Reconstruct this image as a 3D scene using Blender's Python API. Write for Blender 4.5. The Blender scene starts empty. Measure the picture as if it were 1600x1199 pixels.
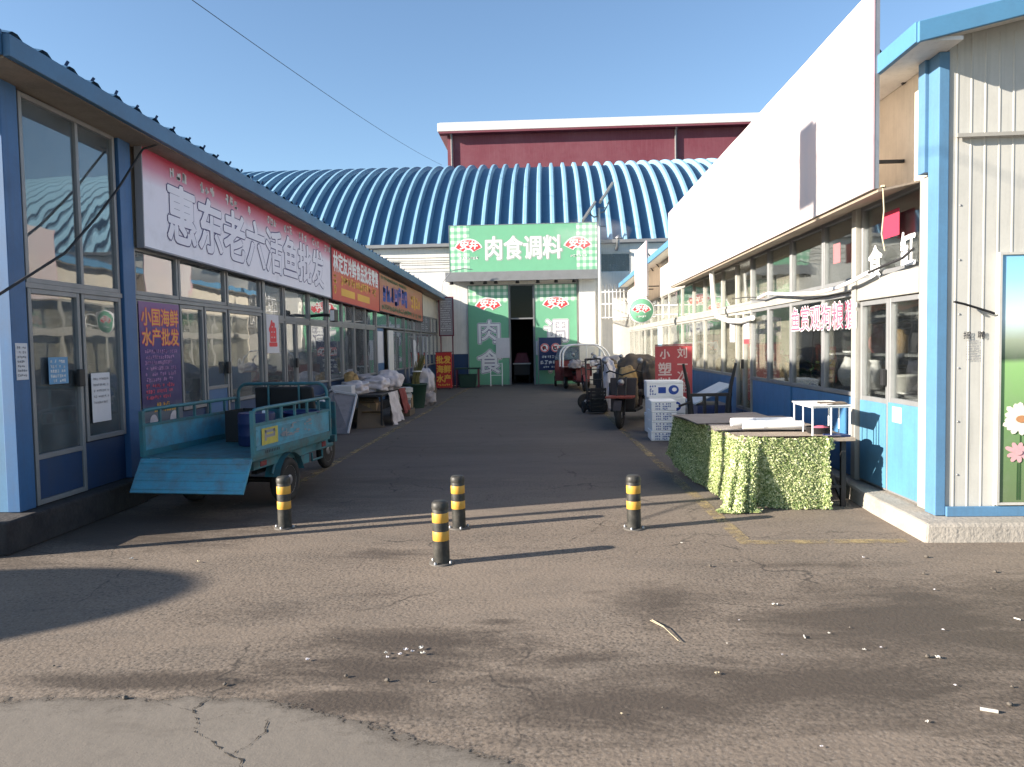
import bpy, bmesh, math, random
from mathutils import Vector, Matrix, noise
R = math.radians
rnd = random.Random(7)
scene = bpy.context.scene
COL = scene.collection

# ------------------------------------------------------------------ camera
F = 1180.0 / 1600.0
yaw = math.atan(58 / 1180); pitch = -math.atan(58.5 / 1180); roll = R(1.0)
fw = Vector((-math.sin(yaw) * math.cos(pitch), math.cos(yaw) * math.cos(pitch), math.sin(pitch)))
r0 = Vector((math.cos(yaw), math.sin(yaw), 0)); u0 = r0.cross(fw)
rr = r0 * math.cos(roll) - u0 * math.sin(roll); uu = u0 * math.cos(roll) + r0 * math.sin(roll)
cam = bpy.data.cameras.new('camera'); cam.sensor_width = 36; cam.lens = 36 * F
cam.clip_start = 0.05; cam.clip_end = 2000
co = bpy.data.objects.new('camera', cam); COL.objects.link(co)
M = Matrix(((rr.x, uu.x, -fw.x, 0), (rr.y, uu.y, -fw.y, 0), (rr.z, uu.z, -fw.z, 1.65), (0, 0, 0, 1)))
co.matrix_world = M
scene.camera = co

# ------------------------------------------------------------------ light
EL = R(19.2); SX, SY = -0.947, -0.320
w = bpy.data.worlds.new("World"); scene.world = w; w.use_nodes = True
nt = w.node_tree; nt.nodes.clear()
sky = nt.nodes.new('ShaderNodeTexSky'); sky.sky_type = 'NISHITA'; sky.sun_disc = False
sky.sun_elevation = EL; sky.sun_rotation = math.atan2(SX, SY); sky.altitude = 50
sky.air_density = 1.0; sky.dust_density = 0.35; sky.ozone_density = 2.2
bg = nt.nodes.new('ShaderNodeBackground'); bg.inputs[1].default_value = 0.065
wo = nt.nodes.new('ShaderNodeOutputWorld')
tint = nt.nodes.new('ShaderNodeMix'); tint.data_type = 'RGBA'; tint.blend_type = 'MULTIPLY'; tint.inputs[0].default_value = 1; tint.inputs[7].default_value = (1.03, 1.075, 1.11, 1)
nt.links.new(sky.outputs[0], tint.inputs[6]); nt.links.new(tint.outputs[2], bg.inputs[0]); nt.links.new(bg.outputs[0], wo.inputs[0])
sl = bpy.data.lights.new('sun', 'SUN'); sl.energy = 4.7; sl.angle = R(0.5); sl.color = (1, 0.90, 0.77)
so = bpy.data.objects.new('sun', sl); COL.objects.link(so)
so.rotation_euler = Vector((SX * math.cos(EL), SY * math.cos(EL), math.sin(EL))).to_track_quat('Z', 'Y').to_euler()
scene.view_settings.view_transform = 'Standard'; scene.view_settings.look = 'None'
scene.view_settings.gamma = 1; scene.view_settings.exposure = 1.7
scene.cycles.max_bounces = 8; scene.cycles.transparent_max_bounces = 12
scene.cycles.use_denoising = True

# ------------------------------------------------------------------ materials
MATS = {}
def newmat(name):
    m = bpy.data.materials.new(name); m.use_nodes = True
    n = m.node_tree; n.nodes.clear()
    return m, n, n.nodes.new('ShaderNodeOutputMaterial')
def ramp(n, fac, stops, mode='LINEAR'):
    r = n.nodes.new('ShaderNodeValToRGB'); r.color_ramp.interpolation = mode
    el = r.color_ramp.elements
    while len(el) < len(stops): el.new(0.5)
    for e, (p, c) in zip(el, stops):
        e.position = p; e.color = (c[0], c[1], c[2], 1) if hasattr(c, '__len__') else (c, c, c, 1)
    n.links.new(fac, r.inputs[0]); return r.outputs[0]
def tex(n, scale, detail=4, vec=None, rough=0.55, dist=0.0):
    t = n.nodes.new('ShaderNodeTexNoise'); t.inputs['Scale'].default_value = scale
    t.inputs['Detail'].default_value = detail; t.inputs['Roughness'].default_value = rough; t.inputs['Distortion'].default_value = dist
    if vec is not None: n.links.new(vec, t.inputs['Vector'])
    return t.outputs['Fac']
def mix(n, fac, a, b, mode='MIX'):
    m = n.nodes.new('ShaderNodeMix'); m.data_type = 'RGBA'; m.blend_type = mode
    for s, v in ((0, fac), (6, a), (7, b)):
        if isinstance(v, (int, float)): m.inputs[s].default_value = v
        elif isinstance(v, (tuple, list)): m.inputs[s].default_value = (v[0], v[1], v[2], 1)
        else: n.links.new(v, m.inputs[s])
    return m.outputs[2]
def math_(n, op, a, b=None, c=None):
    m = n.nodes.new('ShaderNodeMath'); m.operation = op
    for i, v in enumerate((a, b, c)):
        if v is None: continue
        if isinstance(v, (int, float)): m.inputs[i].default_value = v
        else: n.links.new(v, m.inputs[i])
    return m.outputs[0]
def objco(n, scale=None):
    t = n.nodes.new('ShaderNodeTexCoord')
    if scale is None: return t.outputs['Object']
    mp = n.nodes.new('ShaderNodeMapping'); mp.inputs['Scale'].default_value = scale
    n.links.new(t.outputs['Object'], mp.inputs['Vector']); return mp.outputs[0]
def sepxyz(n, v):
    s = n.nodes.new('ShaderNodeSeparateXYZ'); n.links.new(v, s.inputs[0]); return s.outputs
def bump(n, h, strength, dist=0.02):
    b = n.nodes.new('ShaderNodeBump'); b.inputs['Strength'].default_value = strength; b.inputs['Distance'].default_value = dist
    n.links.new(h, b.inputs['Height']); return b.outputs[0]
def pbsdf(n, color, rough=0.6, metal=0.0, normal=None, spec=0.5):
    p = n.nodes.new('ShaderNodeBsdfPrincipled')
    for k, v in (('Base Color', color), ('Roughness', rough), ('Metallic', metal), ('Specular IOR Level', spec)):
        if isinstance(v, (tuple, list)): p.inputs[k].default_value = (v[0], v[1], v[2], 1)
        elif isinstance(v, (int, float)): p.inputs[k].default_value = v
        else: n.links.new(v, p.inputs[k])
    if normal is not None: n.links.new(normal, p.inputs['Normal'])
    return p.outputs[0]
def mat(name, color, rough=0.6, metal=0.0, dirt=0.35, dscale=3.0, dcol=None, bmp=0.0, bscale=40, spec=0.4, streak=False):
    """painted / plain surface with wear: large blotches, fine grain and (optionally) vertical run marks"""
    if name in MATS: return MATS[name]
    m, n, out = newmat(name)
    v = objco(n)
    f = tex(n, dscale, 6, v, 0.65)
    f2 = ramp(n, f, [(0.42, 0.0), (0.72, 1.0)])
    dc = dcol or tuple(c * 0.45 + 0.03 for c in color)
    c = mix(n, math_(n, 'MULTIPLY', f2, dirt), color, dc)
    g = tex(n, dscale * 14, 3, v)
    c = mix(n, 0.25 * min(1, dirt * 2), c, mix(n, g, (0.25, 0.25, 0.25), (0.75, 0.75, 0.75)), 'OVERLAY')
    if streak:
        s = tex(n, 1.0, 5, objco(n, (14, 14, 0.7)), 0.7)
        c = mix(n, math_(n, 'MULTIPLY', ramp(n, s, [(0.5, 0.0), (0.75, 1.0)]), 0.4), c, dc)
    rg = math_(n, 'ADD', rough - 0.08, math_(n, 'MULTIPLY', f, 0.2))
    nm = bump(n, tex(n, bscale, 4, v), bmp, 0.02) if bmp else None
    n.links.new(pbsdf(n, c, rg, metal, nm, spec), out.inputs[0])
    MATS[name] = m; return m

m_blue = mat('blue paint', (0.035, 0.115, 0.26), 0.5, dirt=0.35, streak=True)
m_bluebright = mat('bright blue paint', (0.085, 0.235, 0.36), 0.5, dirt=0.4, streak=True)
m_bluefade = mat('faded blue paint', (0.085, 0.20, 0.34), 0.5, dirt=0.35, streak=True)
m_bluesill = mat('blue panel paint', (0.062, 0.19, 0.375), 0.5, dirt=0.35, streak=True)
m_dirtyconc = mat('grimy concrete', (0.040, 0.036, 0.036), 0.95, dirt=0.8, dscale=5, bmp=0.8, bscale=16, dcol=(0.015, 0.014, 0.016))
m_gable = mat('white sheet wall', (0.47, 0.465, 0.43), 0.55, dirt=0.22, streak=True)
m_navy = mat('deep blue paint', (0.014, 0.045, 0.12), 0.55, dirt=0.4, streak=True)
m_roofblue = mat('blue roof sheet', (0.055, 0.135, 0.235), 0.45, dirt=0.3)
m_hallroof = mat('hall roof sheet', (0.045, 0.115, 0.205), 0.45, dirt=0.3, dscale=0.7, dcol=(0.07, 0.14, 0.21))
m_hallrib = mat('sun glare roof rib', (0.22, 0.40, 0.54), 0.4, dirt=0.3, dscale=0.9)  # pale colour stands in for sun glare on the ribs
m_alu = mat('aluminium frame', (0.23, 0.235, 0.24), 0.5, 0.25, dirt=0.35)
m_alucream = mat('cream frame', (0.33, 0.32, 0.29), 0.5, dirt=0.35, streak=True)
m_cream = mat('cream wall sheet', (0.60, 0.55, 0.46), 0.6, dirt=0.3, streak=True)
m_white = mat('white paint', (0.66, 0.65, 0.62), 0.55, dirt=0.2, streak=True)
m_whiteclean = mat('white plastic', (0.80, 0.80, 0.80), 0.5, dirt=0.08)
m_hallwall = mat('hall white wall', (0.70, 0.68, 0.63), 0.8, dirt=0.3, dscale=1.2, bmp=0.1, streak=True)
m_conc = mat('concrete', (0.34, 0.31, 0.27), 0.9, dirt=0.6, dscale=4, bmp=0.5, bscale=30)
m_black = mat('black metal', (0.018, 0.018, 0.02), 0.5, dirt=0.3)
m_rubber = mat('rubber', (0.02, 0.02, 0.02), 0.85, dirt=0.5, dcol=(0.08, 0.07, 0.06))
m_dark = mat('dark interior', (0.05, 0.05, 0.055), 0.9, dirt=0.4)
m_inwall = mat('interior wall', (0.42, 0.40, 0.36), 0.9, dirt=0.4, dscale=1.5)
m_red = mat('red print', (0.50, 0.035, 0.03), 0.6, dirt=0.2)
m_redwall = mat('dark red sheet', (0.145, 0.032, 0.048), 0.65, dirt=0.5, dscale=0.25, dcol=(0.22, 0.10, 0.12), streak=True)
m_green = mat('green print', (0.155, 0.41, 0.25), 0.55, dirt=0.12)
m_turq = mat('turquoise paint', (0.035, 0.165, 0.20), 0.5, dirt=0.7, dscale=6, dcol=(0.085, 0.075, 0.06), bmp=0.08, bscale=8)
m_turqblue = mat('sky blue paint', (0.07, 0.285, 0.40), 0.5, dirt=0.75, dscale=5, dcol=(0.115, 0.12, 0.115), bmp=0.08, bscale=7)
m_yellow = mat('yellow band', (0.58, 0.31, 0.05), 0.45, dirt=0.45, dscale=14, dcol=(0.45, 0.26, 0.05))
m_bollard = mat('bollard black', (0.022, 0.022, 0.02), 0.5, dirt=0.6, dscale=14, dcol=(0.10, 0.09, 0.075))
m_galv = mat('galvanised', (0.36, 0.36, 0.37), 0.45, 0.7, dirt=0.4)
m_dull = mat('dull steel', (.11, .10, .09), .7, .3, dirt=.6, dscale=20)
m_wood = mat('weathered board', (0.28, 0.23, 0.18), 0.85, dirt=0.6, dscale=2.5, bmp=0.2)
m_lilac = mat('grey white paper', (0.60, 0.60, 0.62), 0.8, dirt=0.2)
m_print = mat('black print', (0.02, 0.02, 0.03), 0.7, dirt=0.05)
m_printwhite = mat('white print', (0.78, 0.78, 0.76), 0.6, dirt=0.05)
m_printgrey = mat('grey print', (0.25, 0.25, 0.27), 0.7, dirt=0.05)
m_printred = mat('red lettering', (0.65, 0.05, 0.06), 0.6, dirt=0.05)
m_printpink = mat('pink lettering', (0.60, 0.09, 0.15), 0.6, dirt=0.05)
m_printyel = mat('yellow lettering', (0.75, 0.42, 0.06), 0.6, dirt=0.1)
m_printblue = mat('blue lettering', (0.02, 0.06, 0.30), 0.6, dirt=0.05)
m_printpurple = mat('violet lettering', (0.40, 0.22, 0.42), 0.6, dirt=0.05)
m_printdim = mat('slate print', (0.07, 0.06, 0.17), 0.6, dirt=0.05)
m_signface = mat('lilac print', (0.76, 0.74, 0.80), 0.6, dirt=0.1)
m_printgreen = mat('dark green print', (0.02, 0.16, 0.07), 0.6, dirt=0.05)
m_cable = mat('cable', (0.02, 0.02, 0.022), 0.7, dirt=0.1)
m_tarpgrey = mat('grey tarp', (0.30, 0.28, 0.29), 0.6, dirt=0.5, dscale=5, bmp=0.3, bscale=12)
m_bagwhite = mat('white bag', (0.55, 0.52, 0.54), 0.45, dirt=0.5, dscale=7, bmp=0.6, bscale=14)
m_brown = mat('brown tarp', (0.11, 0.085, 0.06), 0.8, dirt=0.6, dscale=5, bmp=0.5, bscale=12)
m_tan = mat('tan sack', (0.36, 0.24, 0.10), 0.8, dirt=0.5, dscale=5, bmp=0.4, bscale=16)
m_olive = mat('olive bundle', (0.15, 0.14, 0.05), 0.85, dirt=0.6, dscale=9)
m_maroon = mat('vehicle red', (0.16, 0.022, 0.025), 0.4, dirt=0.35)
m_orange = mat('orange red paint', (0.26, 0.05, 0.03), 0.5, dirt=0.4)
m_drum = mat('blue plastic', (0.012, 0.026, 0.10), 0.45, dirt=0.25)
m_darkgreen = mat('dark green plastic', (0.012, 0.045, 0.03), 0.6, dirt=0.4)
m_carton = mat('brown cardboard', (.24, .165, .095), .9, dirt=.4, dscale=6)
m_cloth = mat('white cloth', (0.62, 0.62, 0.63), 0.9, dirt=0.2)
m_leafdark = mat('plant leaf', (0.03, 0.08, 0.025), 0.6, dirt=0.5, dscale=20)
m_stick = mat('straw', (0.55, 0.47, 0.32), 0.8, dirt=0.2)

def mat_glass(name, tint, dust=0.06, boost=1.5, wav=0.03):
    m, n, out = newmat(name); v = objco(n)
    nm = bump(n, tex(n, 1.3, 2, v), wav, 0.1)
    fr = n.nodes.new('ShaderNodeFresnel'); fr.inputs[0].default_value = 1.5; n.links.new(nm, fr.inputs[1])
    tr = n.nodes.new('ShaderNodeBsdfTransparent'); tr.inputs[0].default_value = (*tint, 1)
    gl = n.nodes.new('ShaderNodeBsdfGlossy'); gl.inputs[1].default_value = 0.015; n.links.new(nm, gl.inputs['Normal'])
    gl.inputs[0].default_value = (0.95, 0.97, 0.97, 1)
    mx = n.nodes.new('ShaderNodeMixShader'); n.links.new(math_(n, 'MINIMUM', math_(n, 'MULTIPLY', fr.outputs[0], boost), 1.0), mx.inputs[0])
    n.links.new(tr.outputs[0], mx.inputs[1]); n.links.new(gl.outputs[0], mx.inputs[2])
    df = n.nodes.new('ShaderNodeBsdfDiffuse'); df.inputs[0].default_value = (0.40, 0.43, 0.46, 1)
    m2 = n.nodes.new('ShaderNodeMixShader')
    n.links.new(math_(n, 'MULTIPLY', ramp(n, tex(n, 2.5, 6, v, 0.7), [(0.35, 0.3), (0.75, 1.0)]), dust * 1.6), m2.inputs[0])
    n.links.new(mx.outputs[0], m2.inputs[1]); n.links.new(df.outputs[0], m2.inputs[2])
    n.links.new(m2.outputs[0], out.inputs[0]); MATS[name] = m; return m
m_glass = mat_glass('window glass', (0.66, 0.73, 0.76), 0.13, 2.1)
m_glassr = mat_glass('dusty glass', (0.95, 0.96, 0.95), 0.005, 0.8)
m_glassdark = mat_glass('dark glass', (0.25, 0.26, 0.27), 0.004, 0.4)
m_glassfilm = mat_glass('filmed glass', (0.35, 0.40, 0.42), 0.22, 1.6)

def mat_ground():
    m, n, out = newmat('asphalt'); v = objco(n)
    big = tex(n, 0.35, 6, v, 0.6, 0.4); mid = tex(n, 1.6, 8, objco(n, (.55, 1.3, 1)), 0.72, 0.5); patch = tex(n, 0.9, 5, objco(n, (.5, 1.2, 1)), .55, 1.0); fine = tex(n, 38, 5, v, 0.7); fine2 = tex(n, 95, 3, v, 0.6)
    vo = n.nodes.new('ShaderNodeTexVoronoi'); vo.inputs['Scale'].default_value = 42; n.links.new(v, vo.inputs['Vector'])
    c = mix(n, ramp(n, big, [(0.35, 0.0), (0.65, 1.0)]), (0.166, 0.132, 0.103), (0.212, 0.171, 0.135))
    c = mix(n, math_(n, 'MULTIPLY', ramp(n, mid, [(0.48, 0.0), (0.70, 1.0)]), 0.6), c, (0.110, 0.093, 0.078))
    # aggregate: pale stones and dark pits
    c = mix(n, math_(n, 'MULTIPLY', ramp(n, fine, [(0.36, 0.85), (0.52, 0.0)]), ramp(n, patch, [(0.38, 0.25), (0.58, 1.0)])), c, (0.060, 0.051, 0.044))
    c = mix(n, ramp(n, fine2, [(0.62, 0.0), (0.74, 0.45)]), c, (0.30, 0.26, 0.22))
    vp = n.nodes.new('ShaderNodeTexVoronoi'); vp.inputs['Scale'].default_value = 44; vp.inputs['Randomness'].default_value = 1; n.links.new(v, vp.inputs['Vector'])
    pv = n.nodes.new('ShaderNodeSeparateColor'); n.links.new(vp.outputs['Color'], pv.inputs[0])
    pit = math_(n, 'MULTIPLY', math_(n, 'LESS_THAN', vp.outputs['Distance'], math_(n, 'MULTIPLY', pv.outputs[0], 0.42)), math_(n, 'GREATER_THAN', pv.outputs[1], 0.45))
    c = mix(n, math_(n, 'MULTIPLY', pit, ramp(n, patch, [(0.30, 0.25), (0.62, 0.75)])), c, (0.055, 0.046, 0.039))
    stn = math_(n, 'MULTIPLY', math_(n, 'LESS_THAN', vo.outputs['Distance'], 0.28), 0.22)
    c = mix(n, stn, c, (0.30, 0.265, 0.23))
    # roadway inside the alley coloured darker to deepen its shade
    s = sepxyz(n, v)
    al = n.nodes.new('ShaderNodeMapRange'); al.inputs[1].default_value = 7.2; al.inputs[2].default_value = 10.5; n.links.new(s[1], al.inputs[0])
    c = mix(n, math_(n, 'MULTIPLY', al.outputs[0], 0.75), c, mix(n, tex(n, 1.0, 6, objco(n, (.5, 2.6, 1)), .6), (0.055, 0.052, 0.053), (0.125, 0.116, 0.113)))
    # stains, wet patches and shade painted along the left shop kerb: (x, y, rx, ry, strength)
    st = None
    for (x, y, rx, ry, k) in [(2.1, 4.4, 1.2, 0.85, 1.25), (1.35, 3.6, 1.3, 0.45, 1.1), (0.72, 4.75, 0.40, 0.42, 0.9), (3.4, 4.6, 1.1, 0.8, 1.2), (2.6, 3.4, 1.2, 0.55, 1.05),
                              (-0.95, 3.75, 0.65, 0.26, 1.3), (-0.95, 3.42, 0.5, 0.18, 1.4), (-0.7, 4.1, 0.85, 0.26, 1.1), (-2.0, 3.62, 0.9, 0.13, 1.3), (0.35, 3.4, 0.9, 0.36, 1.1),
                              (-0.3, 4.45, 0.18, 0.06, 1.0), (-1.9, 4.6, 0.5, 0.16, 0.5), (-1.35, 5.9, 0.45, 0.25, 0.6), (1.9, 5.6, 0.9, 0.10, 0.7), (-1.15, 4.95, 0.25, 0.09, 0.6), (-0.2, 6.1, 0.4, 0.08, 0.35),
                              (0.1, 3.9, 0.5, 0.12, 0.8), (-0.3, 3.65, 0.5, 0.10, 0.7), (-1.0, 12.0, 2.5, 0.6, 0.6), (0.4, 17, 1.4, 2.5, 0.5), (-2.0, 9.2, 1.5, 0.3, 0.7), (-4.0, 6.9, 1.7, 1.0, 1.3), (-3.2, 8.4, 1.5, 1.1, 1.1), (-5.2, 5.9, 1.6, 0.6, 1.0)]:  # last three darken the road to deepen shade beside the fish shop
        dx = math_(n, 'DIVIDE', math_(n, 'SUBTRACT', s[0], x), rx); dy = math_(n, 'DIVIDE', math_(n, 'SUBTRACT', s[1], y), ry)
        d = math_(n, 'SQRT', math_(n, 'ADD', math_(n, 'MULTIPLY', dx, dx), math_(n, 'MULTIPLY', dy, dy)))
        e = math_(n, 'MULTIPLY', math_(n, 'SUBTRACT', 1.15, d), k)
        st = e if st is None else math_(n, 'MAXIMUM', st, e)
    edge = tex(n, 1.5, 10, objco(n, (0.75, 2.1, 1.0)), 0.76, 1.1)
    ms = math_(n, 'ADD', math_(n, 'MULTIPLY', math_(n, 'MAXIMUM', st, -0.6), 0.85), math_(n, 'ADD', math_(n, 'MULTIPLY', math_(n, 'SUBTRACT', edge, 0.5), 3.0), math_(n, 'MULTIPLY', math_(n, 'SUBTRACT', 0.5, fine), 1.1)))
    msk = ramp(n, ms, [(-0.0, 0.0), (0.35, 0.45), (0.85, 1.0)])
    c = mix(n, math_(n, 'MULTIPLY', msk, 0.86), c, mix(n, mid, (0.036, 0.028, 0.022), (0.085, 0.066, 0.051)))
    ve = n.nodes.new('ShaderNodeTexVoronoi'); ve.feature = 'DISTANCE_TO_EDGE'; ve.inputs['Scale'].default_value = 0.55
    wob = n.nodes.new('ShaderNodeVectorMath'); wob.operation = 'ADD'; nz = n.nodes.new('ShaderNodeTexNoise'); nz.inputs['Scale'].default_value = 2.5; nz.inputs['Detail'].default_value = 6; n.links.new(v, nz.inputs['Vector'])
    sc = n.nodes.new('ShaderNodeVectorMath'); sc.operation = 'SCALE'; sc.inputs['Scale'].default_value = 0.5; n.links.new(nz.outputs['Color'], sc.inputs[0]); n.links.new(v, wob.inputs[0]); n.links.new(sc.outputs[0], wob.inputs[1]); n.links.new(wob.outputs[0], ve.inputs['Vector'])
    ck = math_(n, 'MULTIPLY', ramp(n, ve.outputs['Distance'], [(0.002, 1.0), (0.007, 0.0)]), ramp(n, patch, [(0.46, 0.0), (0.58, 0.75)]))
    c = mix(n, ck, c, (0.03, 0.026, 0.023))
    h = math_(n, 'ADD', math_(n, 'MULTIPLY', fine, 0.8), math_(n, 'ADD', math_(n, 'MULTIPLY', vo.outputs['Distance'], 0.5), math_(n, 'MULTIPLY', mid, 1.5)))
    rg = math_(n, 'SUBTRACT', 0.92, math_(n, 'MULTIPLY', msk, 0.25))
    n.links.new(pbsdf(n, c, rg, 0, bump(n, math_(n, 'SUBTRACT', h, math_(n, 'MULTIPLY', pit, 0.6)), 0.30, 0.014), 0.3), out.inputs[0])
    return m
m_ground = mat_ground()
def mat_slab():
    m, n, out = newmat('cement slab'); v = objco(n)
    a = tex(n, 1.2, 7, v, 0.65); b = tex(n, 12, 5, v, 0.6); f = tex(n, 130, 3, v)
    c = mix(n, a, (0.150, 0.130, 0.108), (0.195, 0.172, 0.146))
    c = mix(n, ramp(n, b, [(0.60, 0.0), (0.78, 0.6)]), c, (0.105, 0.09, 0.077))
    g_ = tex(n, 2.4, 8, objco(n, (.6, 1.5, 1)), .72, .8); c = mix(n, math_(n, 'MULTIPLY', ramp(n, g_, [(0.52, 0.0), (0.74, 1.0)]), .45), c, (0.085, 0.072, 0.06))
    pb = ramp(n, tex(n, 55, 4, v, .7), [(.64, 0.0), (.72, .8)]); c = mix(n, pb, c, (0.06, 0.05, 0.043))
    c = mix(n, 0.2, c, mix(n, f, (0.2, 0.2, 0.2), (0.8, 0.8, 0.8)), 'OVERLAY')
    at = n.nodes.new('ShaderNodeAttribute'); at.attribute_name = 'margin'
    al = math_(n, 'ADD', at.outputs['Fac'], math_(n, 'ADD', math_(n, 'MULTIPLY', math_(n, 'SUBTRACT', tex(n, 9, 8, objco(n, (.8, 1.4, 1)), .7), .5), 1.1), math_(n, 'MULTIPLY', math_(n, 'SUBTRACT', f, .5), .5)))
    alpha = ramp(n, al, [(.36, 0.0), (.44, 1.0)])
    c = mix(n, ramp(n, al, [(.40, .75), (.75, 0.0)]), c, (0.075, 0.063, 0.052))
    tr = n.nodes.new('ShaderNodeBsdfTransparent'); mx = n.nodes.new('ShaderNodeMixShader'); n.links.new(alpha, mx.inputs[0]); n.links.new(tr.outputs[0], mx.inputs[1])
    n.links.new(pbsdf(n, c, 0.9, 0, bump(n, math_(n, 'ADD', b, math_(n, 'MULTIPLY', f, 0.3)), 0.3, 0.01), 0.3), mx.inputs[2]); n.links.new(mx.outputs[0], out.inputs[0]); return m
m_slab = mat_slab()
def mat_worn(name, color, lo, hi):
    m, n, out = newmat(name); v = objco(n)
    a = ramp(n, tex(n, 5, 8, v, 0.75), [(lo, 0.0), (hi, 1.0)])
    tr = n.nodes.new('ShaderNodeBsdfTransparent'); mx = n.nodes.new('ShaderNodeMixShader')
    n.links.new(a, mx.inputs[0]); n.links.new(tr.outputs[0], mx.inputs[1]); n.links.new(pbsdf(n, color, 0.85), mx.inputs[2])
    n.links.new(mx.outputs[0], out.inputs[0]); return m
m_line = mat_worn('worn yellow paint', (0.36, 0.27, 0.13), 0.42, 0.66)
def mat_gingham():
    m, n, out = newmat('gingham print'); s = sepxyz(n, objco(n)); p = 0.26
    f = lambda x: math_(n, 'LESS_THAN', math_(n, 'FRACT', math_(n, 'ADD', math_(n, 'DIVIDE', x, p), 40)), 0.5)
    k = math_(n, 'MULTIPLY', math_(n, 'ADD', f(s[0]), f(s[2])), 0.5)
    c = ramp(n, k, [(0.0, (0.70, 0.78, 0.66)), (0.5, (0.32, 0.54, 0.38)), (1.0, (0.155, 0.41, 0.25))])
    n.links.new(pbsdf(n, c, 0.55), out.inputs[0]); return m
m_ging = mat_gingham()
def mat_gradz(name, stops, z0, z1, nscale=2.0, namp=0.1, rough=0.6):
    m, n, out = newmat(name); v = objco(n); s = sepxyz(n, v)
    mr = n.nodes.new('ShaderNodeMapRange'); mr.inputs[1].default_value = z0; mr.inputs[2].default_value = z1; n.links.new(s[2], mr.inputs[0])
    f = math_(n, 'ADD', mr.outputs[0], math_(n, 'MULTIPLY', math_(n, 'SUBTRACT', tex(n, nscale, 4, v), 0.5), namp))
    c = ramp(n, f, stops)
    c = mix(n, math_(n, 'MULTIPLY', ramp(n, tex(n, 3, 6, v, 0.7), [(0.5, 0.0), (0.8, 1.0)]), 0.25), c, (0.3, 0.28, 0.28))
    n.links.new(pbsdf(n, c, rough), out.inputs[0]); return m
m_fishsign = mat_gradz('sign print red to white', [(0.0, (0.77, 0.76, 0.81)), (0.64, (0.74, 0.70, 0.77)), (0.80, (0.58, 0.24, 0.33)), (0.95, (0.40, 0.015, 0.06))], 0, 1.13, 1.2, 0.10)
m_redsign = mat_gradz('sign print red', [(0.0, (0.55, 0.07, 0.04)), (0.5, (0.58, 0.12, 0.05)), (0.7, (0.50, 0.03, 0.04)), (1.0, (0.46, 0.02, 0.04))], 0, 1.1)
m_orsign = mat_gradz('sign print orange', [(0.0, (0.42, 0.13, 0.07)), (0.5, (0.45, 0.14, 0.09)), (1.0, (0.44, 0.24, 0.12))], 0, 1.05, 3, 0.5)
m_poster = mat_gradz('sign print indigo', [(0.0, (0.05, 0.06, 0.10)), (0.14, (0.10, 0.13, 0.16)), (0.2, (0.022, 0.018, 0.10)), (0.7, (0.05, 0.025, 0.16)), (1.0, (0.22, 0.10, 0.24))], 0, 1.5, 5, 0.1)
m_mural = mat_gradz('sign print meadow', [(0.0, (0.12, 0.17, 0.08)), (0.28, (0.14, 0.25, 0.10)), (0.565, (0.25, 0.46, 0.17)), (0.585, (0.08, 0.12, 0.07)), (0.66, (0.30, 0.36, 0.26)), (0.75, (0.60, 0.76, 0.78)), (0.9, (0.30, 0.60, 0.78)), (1.0, (0.22, 0.52, 0.74))], 0, 2.06, 2.5, 0.012)
m_bigsign, _n, _o = newmat('white billboard sheet')
_c = mix(_n, ramp(_n, tex(_n, 0.5, 5, objco(_n), 0.6), [(0.4, 0.0), (0.7, 1.0)]), (0.80, 0.755, 0.745), (0.80, 0.66, 0.67))
_t = _n.nodes.new('ShaderNodeBsdfTranslucent'); _t.inputs[0].default_value = (0.85, 0.72, 0.62, 1)
_m = _n.nodes.new('ShaderNodeMixShader'); _m.inputs[0].default_value = 0.32
_n.links.new(pbsdf(_n, _c, 0.55), _m.inputs[1]); _n.links.new(_t.outputs[0], _m.inputs[2]); _n.links.new(_m.outputs[0], _o.inputs[0])
def mat_leafcloth():
    m, n, out = newmat('artificial leaves'); g = n.nodes.new('ShaderNodeNewGeometry')
    c = ramp(n, g.outputs['Random Per Island'], [(0.0, (0.06, 0.11, 0.03)), (0.35, (0.19, 0.26, 0.08)), (0.7, (0.42, 0.46, 0.21)), (1.0, (0.70, 0.70, 0.44))])
    d = n.nodes.new('ShaderNodeBsdfTranslucent'); n.links.new(c, d.inputs[0])
    mx = n.nodes.new('ShaderNodeMixShader'); mx.inputs[0].default_value = 0.10
    n.links.new(pbsdf(n, c, 0.55), mx.inputs[1]); n.links.new(d.outputs[0], mx.inputs[2]); n.links.new(mx.outputs[0], out.inputs[0]); return m
m_leafcloth = mat_leafcloth()
def mat_rib(name, c1, pitch, axis, depth, rough=0.55):
    m, n, out = newmat(name); v = objco(n); s = sepxyz(n, v)
    fr = math_(n, 'FRACT', math_(n, 'ADD', math_(n, 'DIVIDE', s[axis], pitch), 50))
    t = math_(n, 'ABSOLUTE', math_(n, 'SUBTRACT', fr, 0.5))
    h = ramp(n, t, [(0.40, 1.0), (0.47, 0.0)])
    d = tex(n, 1.5, 6, v, 0.65)
    c = mix(n, math_(n, 'MULTIPLY', ramp(n, d, [(0.45, 0.0), (0.75, 1.0)]), 0.3), c1, tuple(x * 0.6 for x in c1))
    st = tex(n, 1.0, 5, objco(n, (16, 16, 0.6)), 0.7)
    c = mix(n, math_(n, 'MULTIPLY', ramp(n, st, [(0.55, 0.0), (0.8, 1.0)]), 0.3), c, tuple(x * 0.5 for x in c1))
    n.links.new(pbsdf(n, c, rough, 0, bump(n, h, 0.8, depth)), out.inputs[0]); return m
m_ribcream = mat_rib('ribbed cream sheet', (0.52, 0.47, 0.38), 0.16, 1, 0.02)

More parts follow.
